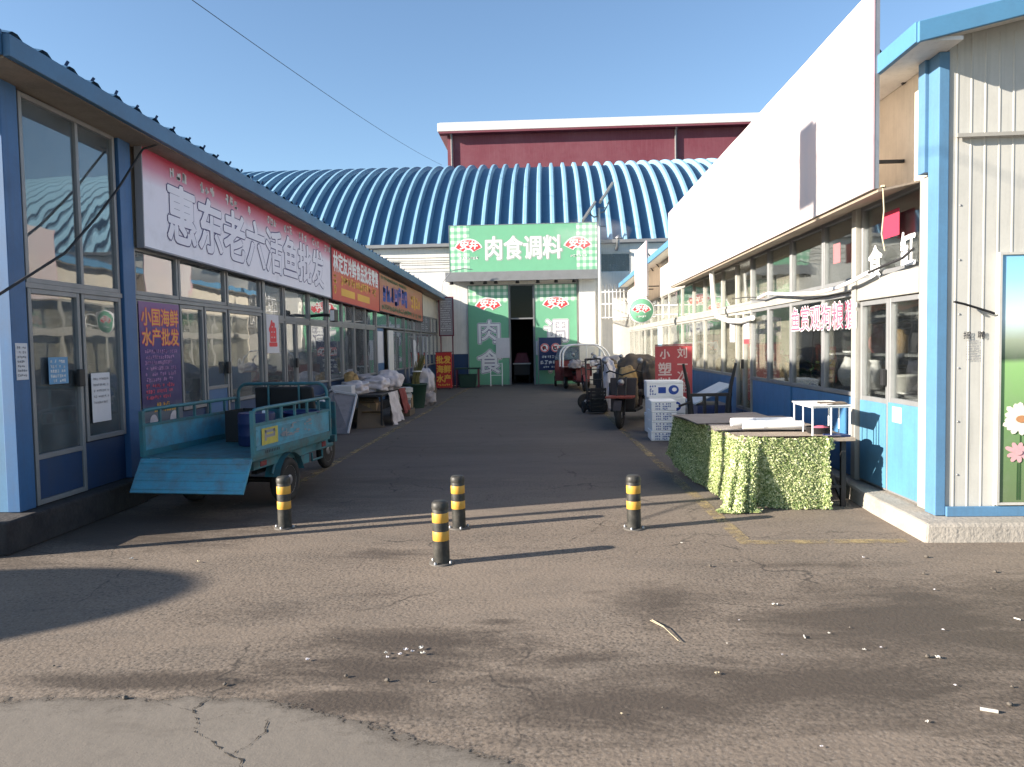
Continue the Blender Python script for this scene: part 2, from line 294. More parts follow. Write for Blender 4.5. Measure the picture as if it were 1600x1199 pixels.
# ------------------------------------------------------------------ mesh builder
def thing(name, label, cat, loc=(0, 0, 0), rz=0.0, group=None):
    o = bpy.data.objects.new(name, None); COL.objects.link(o); o.empty_display_size = 0.2
    o.location = loc; o.rotation_euler = (0, 0, rz); o['label'] = label; o['category'] = cat
    if group: o['group'] = group
    return o
def tag(o, label, cat, group=None):
    o['label'] = label; o['category'] = cat
    if group: o['group'] = group
    return o
class MB:
    def __init__(s, root=None): s.v = []; s.f = []; s.root = root; s.sm = []
    def add(s, vs, fs, smooth=False):
        k = len(s.v); s.v += [tuple(p) for p in vs]; s.f += [tuple(i + k for i in f) for f in fs]; s.sm += [smooth] * len(fs); return s
    def box(s, x0, y0, z0, x1, y1, z1):
        x0, x1 = sorted((x0, x1)); y0, y1 = sorted((y0, y1)); z0, z1 = sorted((z0, z1))
        return s.add([(x0, y0, z0), (x1, y0, z0), (x1, y1, z0), (x0, y1, z0), (x0, y0, z1), (x1, y0, z1), (x1, y1, z1), (x0, y1, z1)],
                     [(0, 3, 2, 1), (4, 5, 6, 7), (0, 1, 5, 4), (1, 2, 6, 5), (2, 3, 7, 6), (3, 0, 4, 7)])
    def hexa(s, a, b):   # two quads (bottom ring a, top ring b)
        return s.add(list(a) + list(b), [(0, 3, 2, 1), (4, 5, 6, 7), (0, 1, 5, 4), (1, 2, 6, 5), (2, 3, 7, 6), (3, 0, 4, 7)])
    def bar(s, p, q, wd, hd, up=(0, 0, 1)):
        p, q = Vector(p), Vector(q); d = (q - p).normalized(); up = Vector(up)
        if abs(d.dot(up)) > 0.98: up = Vector((0, 1, 0))
        x = d.cross(up).normalized() * wd / 2; y = x.normalized().cross(d) * hd / 2
        return s.hexa([p - x - y, p + x - y, p + x + y, p - x + y], [q - x - y, q + x - y, q + x + y, q - x + y])
    def tube(s, pts, r, n=8, closed=False):
        pts = [Vector(p) for p in pts]; N = len(pts); vs = []; up = None
        for i, p in enumerate(pts):
            a = pts[(i - 1) % N] if (i or closed) else p; b = pts[(i + 1) % N] if (i < N - 1 or closed) else p
            d = (b - a).normalized()
            if up is None: up = Vector((0, 0, 1)) if abs(d.z) < 0.9 else Vector((0, 1, 0))
            x = d.cross(up).normalized(); y = x.cross(d).normalized(); up = y
            rr_ = r[i] if hasattr(r, '__len__') else r
            vs += [p + (x * math.cos(t) + y * math.sin(t)) * rr_ for t in (2 * math.pi * k / n for k in range(n))]
        fs = []
        for i in range(N if closed else N - 1):
            j = (i + 1) % N
            fs += [(i * n + k, i * n + (k + 1) % n, j * n + (k + 1) % n, j * n + k) for k in range(n)]
        s.add(vs, fs, True)
        if not closed: s.add(vs[:n], [tuple(range(n))[::-1]]); s.add(vs[-n:], [tuple(range(n))])
        return s
    def lathe(s, prof, c=(0, 0, 0), axis='Z', n=20, smooth=True, cap=True):
        vs = []; fs = []
        for (r, h) in prof:
            for k in range(n):
                a = 2 * math.pi * k / n; x, y = r * math.cos(a), r * math.sin(a)
                p = (x, y, h) if axis == 'Z' else ((h, x, y) if axis == 'X' else (y, h, x))
                vs.append((c[0] + p[0], c[1] + p[1], c[2] + p[2]))
        for i in range(len(prof) - 1):
            fs += [(i * n + k, i * n + (k + 1) % n, (i + 1) * n + (k + 1) % n, (i + 1) * n + k) for k in range(n)]
        s.add(vs, fs, smooth)
        if cap and prof[0][0] > 1e-4: s.add(vs[:n], [tuple(range(n))[::-1]])
        if cap and prof[-1][0] > 1e-4: s.add(vs[-n:], [tuple(range(n))])
        return s
    def prism(s, poly, y0, y1):   # polygon in (x,z) extruded along y
        n = len(poly); vs = [(x, y0, z) for x, z in poly] + [(x, y1, z) for x, z in poly]
        return s.add(vs, [tuple(range(n)), tuple(range(2 * n - 1, n - 1, -1))] + [(i, i + n, (i + 1) % n + n, (i + 1) % n) for i in range(n)])
    def quad(s, *p): return s.add(p, [tuple(range(len(p)))])
    def sheet(s, fn, nu, nv, smooth=True):
        vs = [fn(i / nu, j / nv) for j in range(nv + 1) for i in range(nu + 1)]
        return s.add(vs, [(j * (nu + 1) + i, j * (nu + 1) + i + 1, (j + 1) * (nu + 1) + i + 1, (j + 1) * (nu + 1) + i) for j in range(nv) for i in range(nu)], smooth)
    def blob(s, c, rx, ry, rz, amp=0.25, freq=2.0, n=14, seed=0):
        def fn(u, v):
            a = 2 * math.pi * u; b = math.pi * (v - 0.5)
            d = Vector((math.cos(a) * math.cos(b), math.sin(a) * math.cos(b), math.sin(b)))
            k = 1 + amp * noise.noise(d * freq + Vector((seed * 7.1, seed * 3.3, 0))) + amp * 0.4 * noise.noise(d * freq * 3 + Vector((0, seed, 9)))
            return (c[0] + d.x * rx * k, c[1] + d.y * ry * k, max(c[2] + d.z * rz * k, 0.004))
        return s.sheet(fn, n * 2, n)
    def crease(s, c, rx, ry, rz, amp, fr, seed):
        sq = lambda q, e: math.copysign(abs(q) ** e, q)
        def fn(u, v):
            a = 2 * math.pi * u; b = math.pi * (v - 0.5)
            d = Vector((math.cos(a) * math.cos(b), math.sin(a) * math.cos(b), math.sin(b))); S = Vector((seed * 7.1, seed * 3.3, 0))
            k = 1 + amp * noise.noise(d * fr + S) - 0.10 * abs(noise.noise(d * 4.5 + S)) - 0.07 * abs(noise.noise(d * 11 + S)) + 0.02 * noise.noise(d * 24 + S)
            return (c[0] + sq(math.cos(a), .75) * sq(math.cos(b), .7) * rx * k, c[1] + sq(math.sin(a), .75) * sq(math.cos(b), .7) * ry * k, max(c[2] + sq(math.sin(b), .85) * rz * k, 0.004))
        return s.sheet(fn, 56, 28)
    def build(s, name, m, parent=None, bevel=0.0, seg=2):
        me = bpy.data.meshes.new(name); v = s.v
        if s.root is not None:
            inv = Matrix.Rotation(-s.root.rotation_euler.z, 3, 'Z'); L = s.root.location
            v = [tuple(inv @ (Vector(p) - L)) for p in v]
        me.from_pydata(v, [], s.f); me.polygons.foreach_set('use_smooth', s.sm); me.materials.append(m); me.update()
        if bevel or s.sm.count(False):
            b = bmesh.new(); b.from_mesh(me); bmesh.ops.recalc_face_normals(b, faces=b.faces) if not getattr(s, 'flat', False) else None; b.to_mesh(me); b.free()
        o = bpy.data.objects.new(name, me); COL.objects.link(o)
        if parent: o.parent = parent
        if bevel:
            md = o.modifiers.new('bevel', 'BEVEL'); md.width = bevel; md.segments = seg; md.limit_method = 'ANGLE'
        return o
def struct(name, mb, m, label=None):
    o = mb.build(name, m); o['kind'] = 'structure'
    if label: o['label'] = label
    return o
def copy_tree(o, parent=None):
    c = o.copy(); COL.objects.link(c)
    if parent: c.parent = parent
    for ch in list(o.children): copy_tree(ch, c)
    return c
def cat_curve(a, b, sag, n=16):
    a, b = Vector(a), Vector(b)
    return [a.lerp(b, t) - Vector((0, 0, sag * 4 * t * (1 - t))) for t in (i / n for i in range(n + 1))]
def arc(cx, cz, r, a0, a1, n, y=0): return [(cx + r * math.cos(R(a0 + (a1 - a0) * i / n)), y, cz + r * math.sin(R(a0 + (a1 - a0) * i / n))) for i in range(n + 1)]

# lettering: flat mesh from a font curve, x along the board, z up, at y (board faces -y)
def text(body, size, m, parent, x, z, y, w=1.0, h=1.0, bold=0.0, vertical=False, step=1.05, name='lettering', shear=0.0):
    mb = MB(); mb.flat = True
    runs = [(body, 0)] if not vertical else [(ch, -i * step * size * h) for i, ch in enumerate(body)]
    for t, dz in runs:
        c = bpy.data.curves.new('lettering', 'FONT'); c.body = t; c.size = size; c.shear = shear
        c.align_x = 'CENTER'; c.resolution_u = 3
        o = bpy.data.objects.new('lettering', c); COL.objects.link(o)
        dg = bpy.context.evaluated_depsgraph_get(); me = bpy.data.meshes.new_from_object(o.evaluated_get(dg))
        offs = [(0, 0)] if bold <= 0 else [(0, 0)] + [(bold * math.cos(a), bold * math.sin(a)) for a in (2 * math.pi * (k + .5) / 8 for k in range(8))]
        for q, (ox, oz) in enumerate(offs):
            mb.add([(x + v.co.x * w + ox, y - 0.00012 * q, z + dz + (v.co.y - 0.38 * size) * h + oz) for v in me.vertices], [tuple(p.vertices) for p in me.polygons])
        bpy.data.objects.remove(o); bpy.data.curves.remove(c); bpy.data.meshes.remove(me)
    return mb.build(name, m, parent)
def scribble(mb, x0, x1, z, ch, y, seed=0, gap=0.25, cw=None, dens=5):
    """a line of unreadably small print: groups of short strokes"""
    r = random.Random(seed); cw = cw or ch * 0.95; x = x0
    while x + cw < x1:
        if r.random() > 0.12:
            t = ch * 0.11
            for k in range(dens):
                if r.random() < 0.55:
                    zz = z + r.uniform(-0.45, 0.45) * ch; a = x + r.uniform(0, 0.3) * cw; b = x + r.uniform(0.6, 0.95) * cw
                    mb.quad((a, y, zz - t), (b, y, zz - t), (b, y, zz + t), (a, y, zz + t))
                else:
                    xx = x + r.uniform(0.1, 0.85) * cw; a = z - r.uniform(0.15, 0.5) * ch; b = z + r.uniform(0.15, 0.5) * ch
                    mb.quad((xx - t, y - 0.0006, a), (xx + t, y - 0.0006, a), (xx + t, y - 0.0006, b), (xx - t, y - 0.0006, b))
        x += cw * (1 + gap * 0.4)
    return mb
def scrib_lines(lines, m, parent, y, name='lettering', gap=0.25):
    mb = MB(); mb.flat = True
    for i, (x0, x1, z, ch) in enumerate(lines): scribble(mb, x0, x1, z, ch, y, i * 13 + int(abs(x0 * 71 + z * 97)), gap)
    return mb.build(name, m, parent)
def rects(lst, m, parent, y, name):
    mb = MB(); mb.flat = True
    for (x0, z0, x1, z1) in lst: mb.quad((x0, y, z0), (x1, y, z0), (x1, y, z1), (x0, y, z1))
    return mb.build(name, m, parent)
def fan_poly(cx, cz, s, grow=0.0):
    pts = []
    r1, r0_, a0, a1 = s * (1.0 + grow), s * (0.42 - grow), 28 - grow * 30, 152 + grow * 30
    for i in range(17): a = R(a0 + (a1 - a0) * i / 16); pts.append((cx + r1 * math.cos(a) * 1.0, cz - 0.62 * s + r1 * math.sin(a)))
    for i in range(9): a = R(a1 - (a1 - a0) * i / 8); pts.append((cx + r0_ * math.cos(a), cz - 0.62 * s + r0_ * math.sin(a)))
    return pts
def fan_logo(parent, cx, cz, s, y):
    for g, mm, dy, nm in ((0.09, m_printwhite, 0.0, 'emblem_border'), (0.0, m_printred, -0.003, 'emblem')):
        p = fan_poly(cx, cz, s, g); n = len(p); mb = MB(); mb.flat = True
        vs = [(x, y + dy, z) for x, z in p]
        fs = []
        for i in range(16):
            j = 17 + 8 - min(8, round(i / 2)); k = 17 + 8 - min(8, round((i + 1) / 2))
            fs.append((i, i + 1, k, j) if j != k else (i, i + 1, j))
        mb.add(vs, fs); o = mb.build(nm, mm, parent)
    text('安井', s * 0.62, m_printwhite, parent, cx, cz + 0.02 * s, y - 0.006, 1.05, 0.95, 0.02 * s, name='lettering', shear=0.15)
    scrib_lines([(cx - s * 0.22, cx + s * 0.25, cz + s * 0.30, s * 0.09)], m_printwhite, parent, y - 0.006)
def board(name, label, cat, loc, rz, w, h, th, m, group=None, frame=None, fm=None):
    """a sign board; local x along it, z up from its lower edge, face towards -y"""
    t = thing(name, label, cat, loc, rz, group)
    MB().box(-w / 2, 0, 0, w / 2, th, h).build('panel', m, t, 0.004)
    if frame:
        f = MB(); d = frame
        f.box(-w / 2 - d, -0.012, -d, w / 2 + d, th + 0.01, -0.001).box(-w / 2 - d, -0.012, h + 0.001, w / 2 + d, th + 0.01, h + d)
        f.box(-w / 2 - d, -0.012, 0, -w / 2 - 0.001, th + 0.01, h).box(w / 2 + 0.001, -0.012, 0, w / 2 + d, th + 0.01, h)
        f.build('frame', fm or m_alu, t)
    return t

# ================================================================== GROUND
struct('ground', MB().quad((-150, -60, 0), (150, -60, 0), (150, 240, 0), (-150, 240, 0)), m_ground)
edge = [(-9, 3.30), (-6, 3.37), (-4, 3.42), (-2.64, 3.41), (-2.2, 3.46), (-1.9, 3.455), (-1.65, 3.48), (-1.35, 3.44), (-1.13, 3.34), (-0.87, 3.25), (-0.62, 3.11), (-0.39, 3.02), (-0.17, 2.92), (0.1, 2.80), (0.5, 2.66), (1.2, 2.45), (2.2, 2.2), (4, 1.9)]
mb = MB(); pts = []
for (a, b), (c, d) in zip(edge, edge[1:]):
    k = max(1, int((c - a) / 0.012))
    for i in range(k):
        t = i / k; x = a + (c - a) * t; pts.append((x, b + (d - b) * t + 0.05 * noise.noise(Vector((x * 4, 0, 3))) + 0.03 * noise.noise(Vector((x * 17, 0, 5))) + 0.018 * noise.noise(Vector((x * 60, 0, 8)))))
pts.append(edge[-1])
n = len(pts); rows = ((0.10, 0.0), (0.0, 0.35), (-0.10, 0.7), (-0.30, 1.0), (None, 1.0))
mb.add([(x, (y + d) if d is not None else -6, 0.004) for d, e in rows for x, y in pts], [(i + n * k, i + 1 + n * k, n * (k + 1) + i + 1, n * (k + 1) + i) for k in range(4) for i in range(n - 1)])
o = struct('concrete_pavement', mb, m_slab); at_ = o.data.attributes.new('margin', 'FLOAT', 'POINT')
for i in range(len(o.data.vertices)): at_.data[i].value = rows[i // n][1]
def crack(pts, w, z, seed, name):
    r = random.Random(seed); mb = MB(); P = []
    for (a, b), (c, d) in zip(pts, pts[1:]):
        for i in range(8): t = i / 8; P.append((a + (c - a) * t + r.uniform(-.008, .008), b + (d - b) * t + r.uniform(-.006, .006)))
    P.append(pts[-1]); ww = [w * max(0.06, r.uniform(-0.6, 1.6)) for _ in P]; ww[0] = ww[-1] = 0.001
    mb.add([(x - k, y - k * .4, z) for (x, y), k in zip(P, ww)] + [(x + k, y + k * .4, z) for (x, y), k in zip(P, ww)], [(i, i + 1, len(P) + i + 1, len(P) + i) for i in range(len(P) - 1)])
    struct(name, mb, m_crack)
m_crack = mat('crack dirt', (0.035, 0.03, 0.026), 1.0, dirt=0.3)
crack([(-1.63, 3.45), (-1.66, 3.32), (-1.58, 3.21), (-1.56, 3.12), (-1.45, 3.05), (-1.36, 2.96), (-1.26, 2.90), (-1.2, 2.75)], 0.0045, 0.007, 1, 'pavement_crack')
crack([(-1.28, 3.24), (-1.25, 3.12), (-1.27, 3.02), (-1.33, 2.94)], 0.0028, 0.007, 2, 'pavement_crack')
crack([(-1.63, 3.30), (-1.80, 3.36), (-1.93, 3.44)], 0.0012, 0.007, 3, 'pavement_crack')
crack([(-1.58, 3.21), (-1.48, 3.27), (-1.36, 3.30)], 0.0012, 0.007, 4, 'pavement_crack')
crack([(0.05, 6.15), (0.2, 6.4), (0.36, 6.62), (0.47, 6.95), (0.6, 7.3)], 0.0035, 0.004, 5, 'pavement_crack')
mb = MB()
for pl in ([(1.39, 14.8), (1.6, 6.23), (2.87, 6.25)], ):
    mb.quad((1.33, 14.8, .005), (1.45, 14.8, .005), (1.66, 6.29, .005), (1.54, 6.17, .005)); mb.quad((1.54, 6.17, .005), (1.66, 6.29, .005), (2.9, 6.31, .005), (2.9, 6.19, .005))
mb.quad((1.1, 30, .005), (1.22, 30, .005), (1.45, 15.0, .005), (1.33, 15.0, .005))
mb.quad((-3.25, 30, .005), (-3.13, 30, .005), (-3.05, 8.5, .005), (-3.17, 8.5, .005))
struct('road_marking', mb, m_line)

# ================================================================== LEFT SHOP ROW
XL = -4.6
LR = thing('fish_shop_row', 'long glazed shop row with blue posts and dark blue eave, in shade along the alley', 'shop building', (XL, 6.0, 0))
def LB(): return MB(LR)
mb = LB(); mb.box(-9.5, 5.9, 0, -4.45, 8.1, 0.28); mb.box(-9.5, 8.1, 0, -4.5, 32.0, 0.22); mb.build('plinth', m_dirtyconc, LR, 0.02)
LB().box(-4.70, 6.26, 0.285, -4.585, 6.465, 3.98).build('corner_post', m_blue, LR, 0.006)
LB().box(-4.68, 7.99, 0.285, -4.57, 8.22, 3.97).build('post', m_blue, LR, 0.006)
for y in (12.05, 15.62, 20.05, 24.0, 27.2): LB().box(-4.68, y - 0.05, 0.225, -4.58, y + 0.05, 2.9).build('post', m_alu, LR, 0.004)
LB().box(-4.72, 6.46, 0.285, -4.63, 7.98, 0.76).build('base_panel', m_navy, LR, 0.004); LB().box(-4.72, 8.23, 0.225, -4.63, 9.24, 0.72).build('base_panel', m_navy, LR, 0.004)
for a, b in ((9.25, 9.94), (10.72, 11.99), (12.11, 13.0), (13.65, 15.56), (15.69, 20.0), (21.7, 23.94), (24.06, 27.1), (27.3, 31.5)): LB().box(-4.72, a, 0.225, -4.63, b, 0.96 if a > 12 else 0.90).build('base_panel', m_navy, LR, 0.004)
# end wall, back wall, upper wall, floor and roof
mb = LB(); mb.box(-9.4, 6.28, 0.285, -4.701, 6.40, 4.0); mb.build('end_wall', m_bluefade, LR)
mb = LB(); mb.box(-9.4, 6.13, 0.285, -9.3, 31.9, 4.6); mb.build('back_wall', m_inwall, LR)
mb = LB(); mb.box(-9.4, 31.4, 0.225, -4.65, 31.5, 4.0); mb.build('end_wall', m_cream, LR)
for y in (8.1, 12.05, 20.05, 24.0): LB().box(-9.2, y - 0.03, 0.285, -4.8, y + 0.03, 3.9).build('partition', m_inwall, LR)
mb = LB(); mb.box(-4.78, 8.23, 2.84, -4.64, 31.4, 4.0); mb.build('sign_band', m_cream, LR)
mb = LB()   # corrugated roof sheet, rising away from the alley
ys = []; y = 5.85
while y < 31.8: ys += [(y, 0), (y + 0.06, 0.035), (y + 0.12, 0.035), (y + 0.18, 0)]; y += 0.36
n = len(ys); mb.add([(x, yy, z + h) for (x, z) in ((-4.2, 4.17), (-9.6, 5.3)) for yy, h in ys] , [(i, i + 1, n + i + 1, n + i) for i in range(n - 1)])
mb.box(-9.6, 5.86, 4.02, -4.24, 31.75, 4.10)
mb.build('roof', m_roofblue, LR)
mb = LB(); mb.box(-4.24, 5.84, 3.99, -4.18, 31.78, 4.165); mb.box(-9.6, 5.80, 4.0, -4.24, 5.85, 4.2); mb.build('fascia', m_roofblue, LR, 0.008)
mb = LB(); mb.box(-4.62, 5.86, 3.985, -4.245, 31.7, 4.015); mb.build('soffit', m_wood, LR)
y = 6.6
for i in range(34):
    b = LB(); hh = 0.03 + 0.03 * rnd.random()
    b.bar((-4.22, y, 4.20), (-4.20, y + 0.01, 4.20 + hh), 0.018, 0.022)
    b.build('roof_clip', m_navy, LR); y += 0.38 if i < 20 else 0.8

for o_ in LR.children:
    if o_.name.split('.')[0] in ('roof', 'fascia', 'soffit', 'roof_clip', 'sign_band', 'end_wall'):
        for v_ in o_.data.vertices:
            if v_.co.z > 2.9: v_.co.z -= 0.0165 * max(0, v_.co.y)

def window(BF, root, side, X, y0, y1, z0, z1, fm, gm, mull=(), bars=(), fw_=0.045, name='window'):
    """glazed bay in a wall plane at X; side=+1 faces +X; BF() gives a builder in the root's frame"""
    a, b = X, X - side * 0.06
    f = BF(); f.box(a, y0, z0, b, y0 + fw_, z1).box(a, y1 - fw_, z0, b, y1, z1).box(a, y0 + fw_, z0, b, y1 - fw_, z0 + fw_).box(a, y0 + fw_, z1 - fw_, b, y1 - fw_, z1)
    for m_ in mull: f.box(a - side * .003, m_ - fw_ / 2, z0 + fw_, b, m_ + fw_ / 2, z1 - fw_)
    for z in bars: f.box(a - side * .005, y0 + fw_, z - fw_ / 2, b, y1 - fw_, z + fw_ / 2)
    o = f.build(name, fm, root, 0.003, 1)
    g = BF(); gx = X - side * 0.03; g.box(gx, y0 + .02, z0 + .02, gx - side * .005, y1 - .02, z1 - .02); g.build('pane', gm, o)
    return o
def ldoor(y0, y1, z0, z1, zp, leaf=m_navy, gm=None, handle=True):
    o = window(LB, LR, 1, XL + 0.005, y0, y1, z0, z1, m_alu, gm or m_glass, name='door', bars=(zp,))
    LB().box(XL - .012, y0 + .05, z0 + .05, XL - .03, y1 - .05, zp - .024).build('door_panel', leaf, o)
    if handle: LB().box(XL + .01, y1 - .12, 1.33, XL + .05, y1 - .03, 1.50).build('handle', m_black, o, 0.008)
    return o
lw = lambda y0, y1, z0, z1, gm=m_glass, fm=m_alu, **k: window(LB, LR, 1, XL, y0, y1, z0, z1, fm, gm, **k)
lw(6.50, 7.97, 2.29, 3.96, mull=(7.32,))
ldoor(6.50, 7.24, 0.29, 2.24, 0.72, m_navy)
lw(7.28, 7.97, 0.77, 2.24)
LB().box(XL - .03, 6.47, 2.242, XL + .012, 7.98, 2.288).build('transom', m_alu, LR)
lw(8.25, 9.26, 2.30, 2.835); lw(9.28, 10.66, 2.30, 2.835); lw(10.70, 11.98, 2.30, 2.835)
LB().box(XL - .03, 8.23, 2.25, XL + .01, 12.0, 2.295).build('transom', m_alu, LR)
lw(8.25, 9.24, 0.73, 2.245); lw(9.28, 9.92, 0.91, 2.245)
ldoor(9.95, 10.66, 0.23, 2.245, 1.15, m_blue)
lw(10.72, 11.98, 0.91, 2.245, m_glass)
for a, b in ((12.12, 13.02), (13.06, 14.40), (14.44, 15.55)): lw(a, b, 2.20, 2.835)
lw(12.12, 13.02, 0.97, 2.16); ldoor(13.06, 13.62, 0.23, 2.16, 0.8, m_navy); lw(13.66, 14.42, 0.97, 2.16); lw(14.46, 15.55, 0.97, 2.16)
LB().box(XL - .03, 12.1, 2.162, XL + .01, 15.56, 2.198).build('transom', m_alu, LR)
for a, b in ((15.7, 16.75), (16.78, 17.8), (17.83, 18.9), (18.93, 19.98)): lw(a, b, 2.22, 2.835); lw(a, b, 0.97, 2.18)
LB().box(XL - .03, 15.7, 2.182, XL + .01, 20.0, 2.218).build('transom', m_alu, LR)
lw(20.12, 21.66, 2.22, 2.835, bars=()); lw(21.7, 23.93, 2.22, 2.835, mull=(22.8,)); lw(21.7, 23.93, 0.97, 2.18, mull=(22.8,))
o = LB().box(XL, 20.12, 0.23, XL - .05, 20.95, 2.2).build('door', m_blue, LR, 0.004); LB().box(XL + .004, 20.2, 1.25, XL + .001, 20.87, 2.12).build('door_panel', m_lilac, o)
LB().box(XL + .10, 20.98, 0.23, XL + .14, 21.62, 2.15).build('door', m_white, LR, 0.004)
for a, b in ((24.08, 25.6), (25.63, 27.1), (27.3, 29.2), (29.23, 31.3)): lw(a, b, 2.22, 2.835, mull=((a + b) / 2,)); lw(a, b, 0.97, 2.18, m_glass, mull=((a + b) / 2,))

# signs on the left row ------------------------------------------------------
RZL = R(90); RZR = R(-90)
s = board('shop_sign', 'long white signboard fading to red on top with big outlined Chinese letters', 'sign', (XL + 0.10, 11.93, 2.78), RZL, 7.26, 1.13, 0.06, m_fishsign, frame=0.02, fm=m_printgrey); s.rotation_euler = (0, 0.0165, RZL)
for b, mm, dy, nm in ((0.040, m_printdim, -0.003, 'letter_outline'), (0.024, m_signface, -0.006, 'letter_face')):
    mb_ = text('惠东老六活鱼批发', 0.74, mm, s, 0.02, 0.50, dy, 1.06, 1.0, b, name=nm)
scrib_lines([(-3.0 + 0.78 * i, -2.55 + 0.78 * i, 0.98, 0.14) for i in range(9)], m_lilac, s, -0.004)
s = board('shop_sign', 'bright red signboard with a row of white letters over orange ones', 'sign', (XL + 0.11, 17.82, 2.66), RZL, 4.40, 1.08, 0.06, m_redsign, frame=0.015, fm=m_redwall); s.rotation_euler = (0, 0.0165, RZL)
text('林定友冷鲜食品批发零售', 0.36, m_printwhite, s, 0.02, 0.82, -0.004, 1.06, 1.25, 0.014)
scrib_lines([(-2.05, -1.7, 0.46, 0.2), (-1.5, 1.9, 0.46, 0.2), (-2.05, -1.7, 0.22, 0.18)], m_printyel, s, -0.004)
rects([(-1.5, 0.13, -0.35, 0.29), (-0.1, 0.13, 1.1, 0.29)], m_printyel, s, -0.004, 'lettering')
s = board('shop_sign', 'orange signboard with dark purple letters, nearest the market hall', 'sign', (XL + 0.10, 23.55, 2.62), RZL, 6.9, 1.02, 0.06, m_orsign, frame=0.02, fm=m_print); s.rotation_euler = (0, 0.012, RZL)
scrib_lines([(-3.0, 0.9, 0.55, 0.50)], m_printpurple, s, -0.003, gap=0.1)
scrib_lines([(-3.05, 0.9, 0.55, 0.54)], m_printblue, s, -0.005, gap=0.05); scrib_lines([(1.2, 3.3, 0.55, 0.42)], m_printyel, s, -0.004); scrib_lines([(-3.2, 3.2, 0.14, 0.16), (-3.2, 0.5, 0.92, 0.1)], m_printgreen, s, -0.004)
s = board('poster', 'tall dark violet seafood price poster on the shop window', 'poster', (XL + 0.012, 8.76, 0.75), RZL, 0.93, 1.48, 0.006, m_poster)
text('小国海鲜', 0.215, m_printpink, s, 0, 1.31, -0.003, 1, 1, 0.012); text('水产批发', 0.215, m_printpink, s, 0, 1.08, -0.003, 1, 1, 0.012)
text('小国海鲜', 0.215, m_printyel, s, 0, 1.31, -0.005, 1, 1, -0.004); text('水产批发', 0.215, m_printyel, s, 0, 1.08, -0.005, 1, 1, -0.004)
scrib_lines([(-0.38 + 0.02 * (i % 2), 0.38 - 0.05 * (i % 3), 0.91 - 0.066 * i, 0.045) for i in range(6)], m_printpurple, s, -0.003)
scrib_lines([(-0.38, 0.30 - 0.04 * (i % 3), 0.51 - 0.066 * i, 0.045) for i in range(3)], m_printpink, s, -0.003)
scrib_lines([(-0.16, 0.16, 0.29, 0.05), (-0.28, 0.32, 0.22, 0.055)], m_printyel, s, -0.003)
mb = MB()
for (x, z, r_, k) in ((-0.24, 0.09, 0.09, 0.5), (0.24, 0.08, 0.11, 0.5)): mb.lathe([(r_, -0.0045), (r_ * .9, -0.005), (0.001, -0.005)], (x, 0, z), 'Y', 14)
mb.build('food_picture', m_bagwhite, s)
p = board('paper_notice', 'white paper with a big red fish letter on the window', 'notice', (XL + 0.012, 12.42, 1.60), RZL, 0.56, 0.64, 0.004, m_lilac)
text('鱼', 0.42, m_printred, p, 0.0, 0.32, -0.002, 0.9, 1.1, 0.02)
p = board('paper_notice', 'small blue paper sheet stuck on the dark glass door', 'notice', (XL + 0.014, 6.86, 1.37), RZL, 0.28, 0.25, 0.004, mat('pale blue paper', (0.14, 0.30, 0.48), 0.8))
scrib_lines([(-0.12, 0.12, 0.21 - 0.045 * i, 0.03) for i in range(5)], m_printwhite, p, -0.002)
p = board('paper_notice', 'narrow white notice pasted on the blue corner post', 'notice', (-4.58, 6.365, 1.43), RZL, 0.15, 0.32, 0.004, m_lilac)
scrib_lines([(-0.06, 0.06, 0.28 - 0.04 * i, 0.022) for i in range(7)], m_printgrey, p, -0.002)
p = board('paper_notice', 'torn white bill on the pane beside the dark glass door', 'notice', (XL + 0.012, 7.52, 0.95), RZL, 0.32, 0.50, 0.004, m_lilac)
scrib_lines([(-0.13, 0.13, 0.44 - 0.06 * i, 0.025) for i in range(5)], m_printgrey, p, -0.002)
# floodlight on an arm
t = thing('floodlight', 'black floodlight on an arm reaching out over the shaded shop windows', 'lamp', (XL, 14.5, 2.30))
MB().tube([(0, 0, 0), (0.25, 0.02, 0.02), (0.42, 0.05, 0.0)], 0.03, 8).build('arm', m_black, t)
MB().box(0.40, -0.10, -0.12, 0.50, 0.16, 0.12).build('lamp_housing', m_black, t, 0.015)
MB().box(0.41, -0.108, -0.10, 0.49, -0.102, 0.10).build('lens', m_whiteclean, t)
# wall cable at the corner
tag(LB().build('x', m_cable) if False else MB().tube([(-4.35, 5.2, 1.85), (-4.35, 5.76, 2.10), (-4.35, 6.67, 2.56), (-4.38, 7.2, 2.95), (-4.40, 7.67, 3.35), (-4.42, 8.21, 3.88), (-4.22, 8.35, 4.0)], 0.012, 6).build('cable', m_cable), 'thin black cable sloping across the left corner windows up to the eave', 'cable')

# ================================================================== RIGHT SHOP ROW
XR = 3.3
RR = thing('pet_shop_row', 'sunlit glazed shop row with cream frames, blue lower panels and white ribbed gable', 'shop building', (XR, 6.5, 0))
def RB(): return MB(RR)
mb = RB(); P = [(3.02, 6.2), (3.05, 7.3), (3.14, 8.45), (3.2, 31.5), (9, 31.5), (9, 6.2)]
n = len(P); mb.add([(x, y, 0) for x, y in P] + [(x + .02, y + .02, 0.15) for x, y in P], [tuple(range(n, 2 * n))] + [(i, (i + 1) % n, n + (i + 1) % n, n + i) for i in range(n)])
mb.build('plinth', m_conc, RR, 0.025)
RB().box(3.24, 6.484, 0.155, 3.325, 6.66, 4.0).build('corner_post', m_bluefade, RR, 0.006)
RB().box(3.21, 6.661, 3.06, 3.36, 6.78, 4.0).build('post_head', m_bluefade, RR, 0.006)
RB().box(3.275, 6.661, 0.155, 3.36, 6.868, 3.05).build('door_post', m_alucream, RR, 0.004)
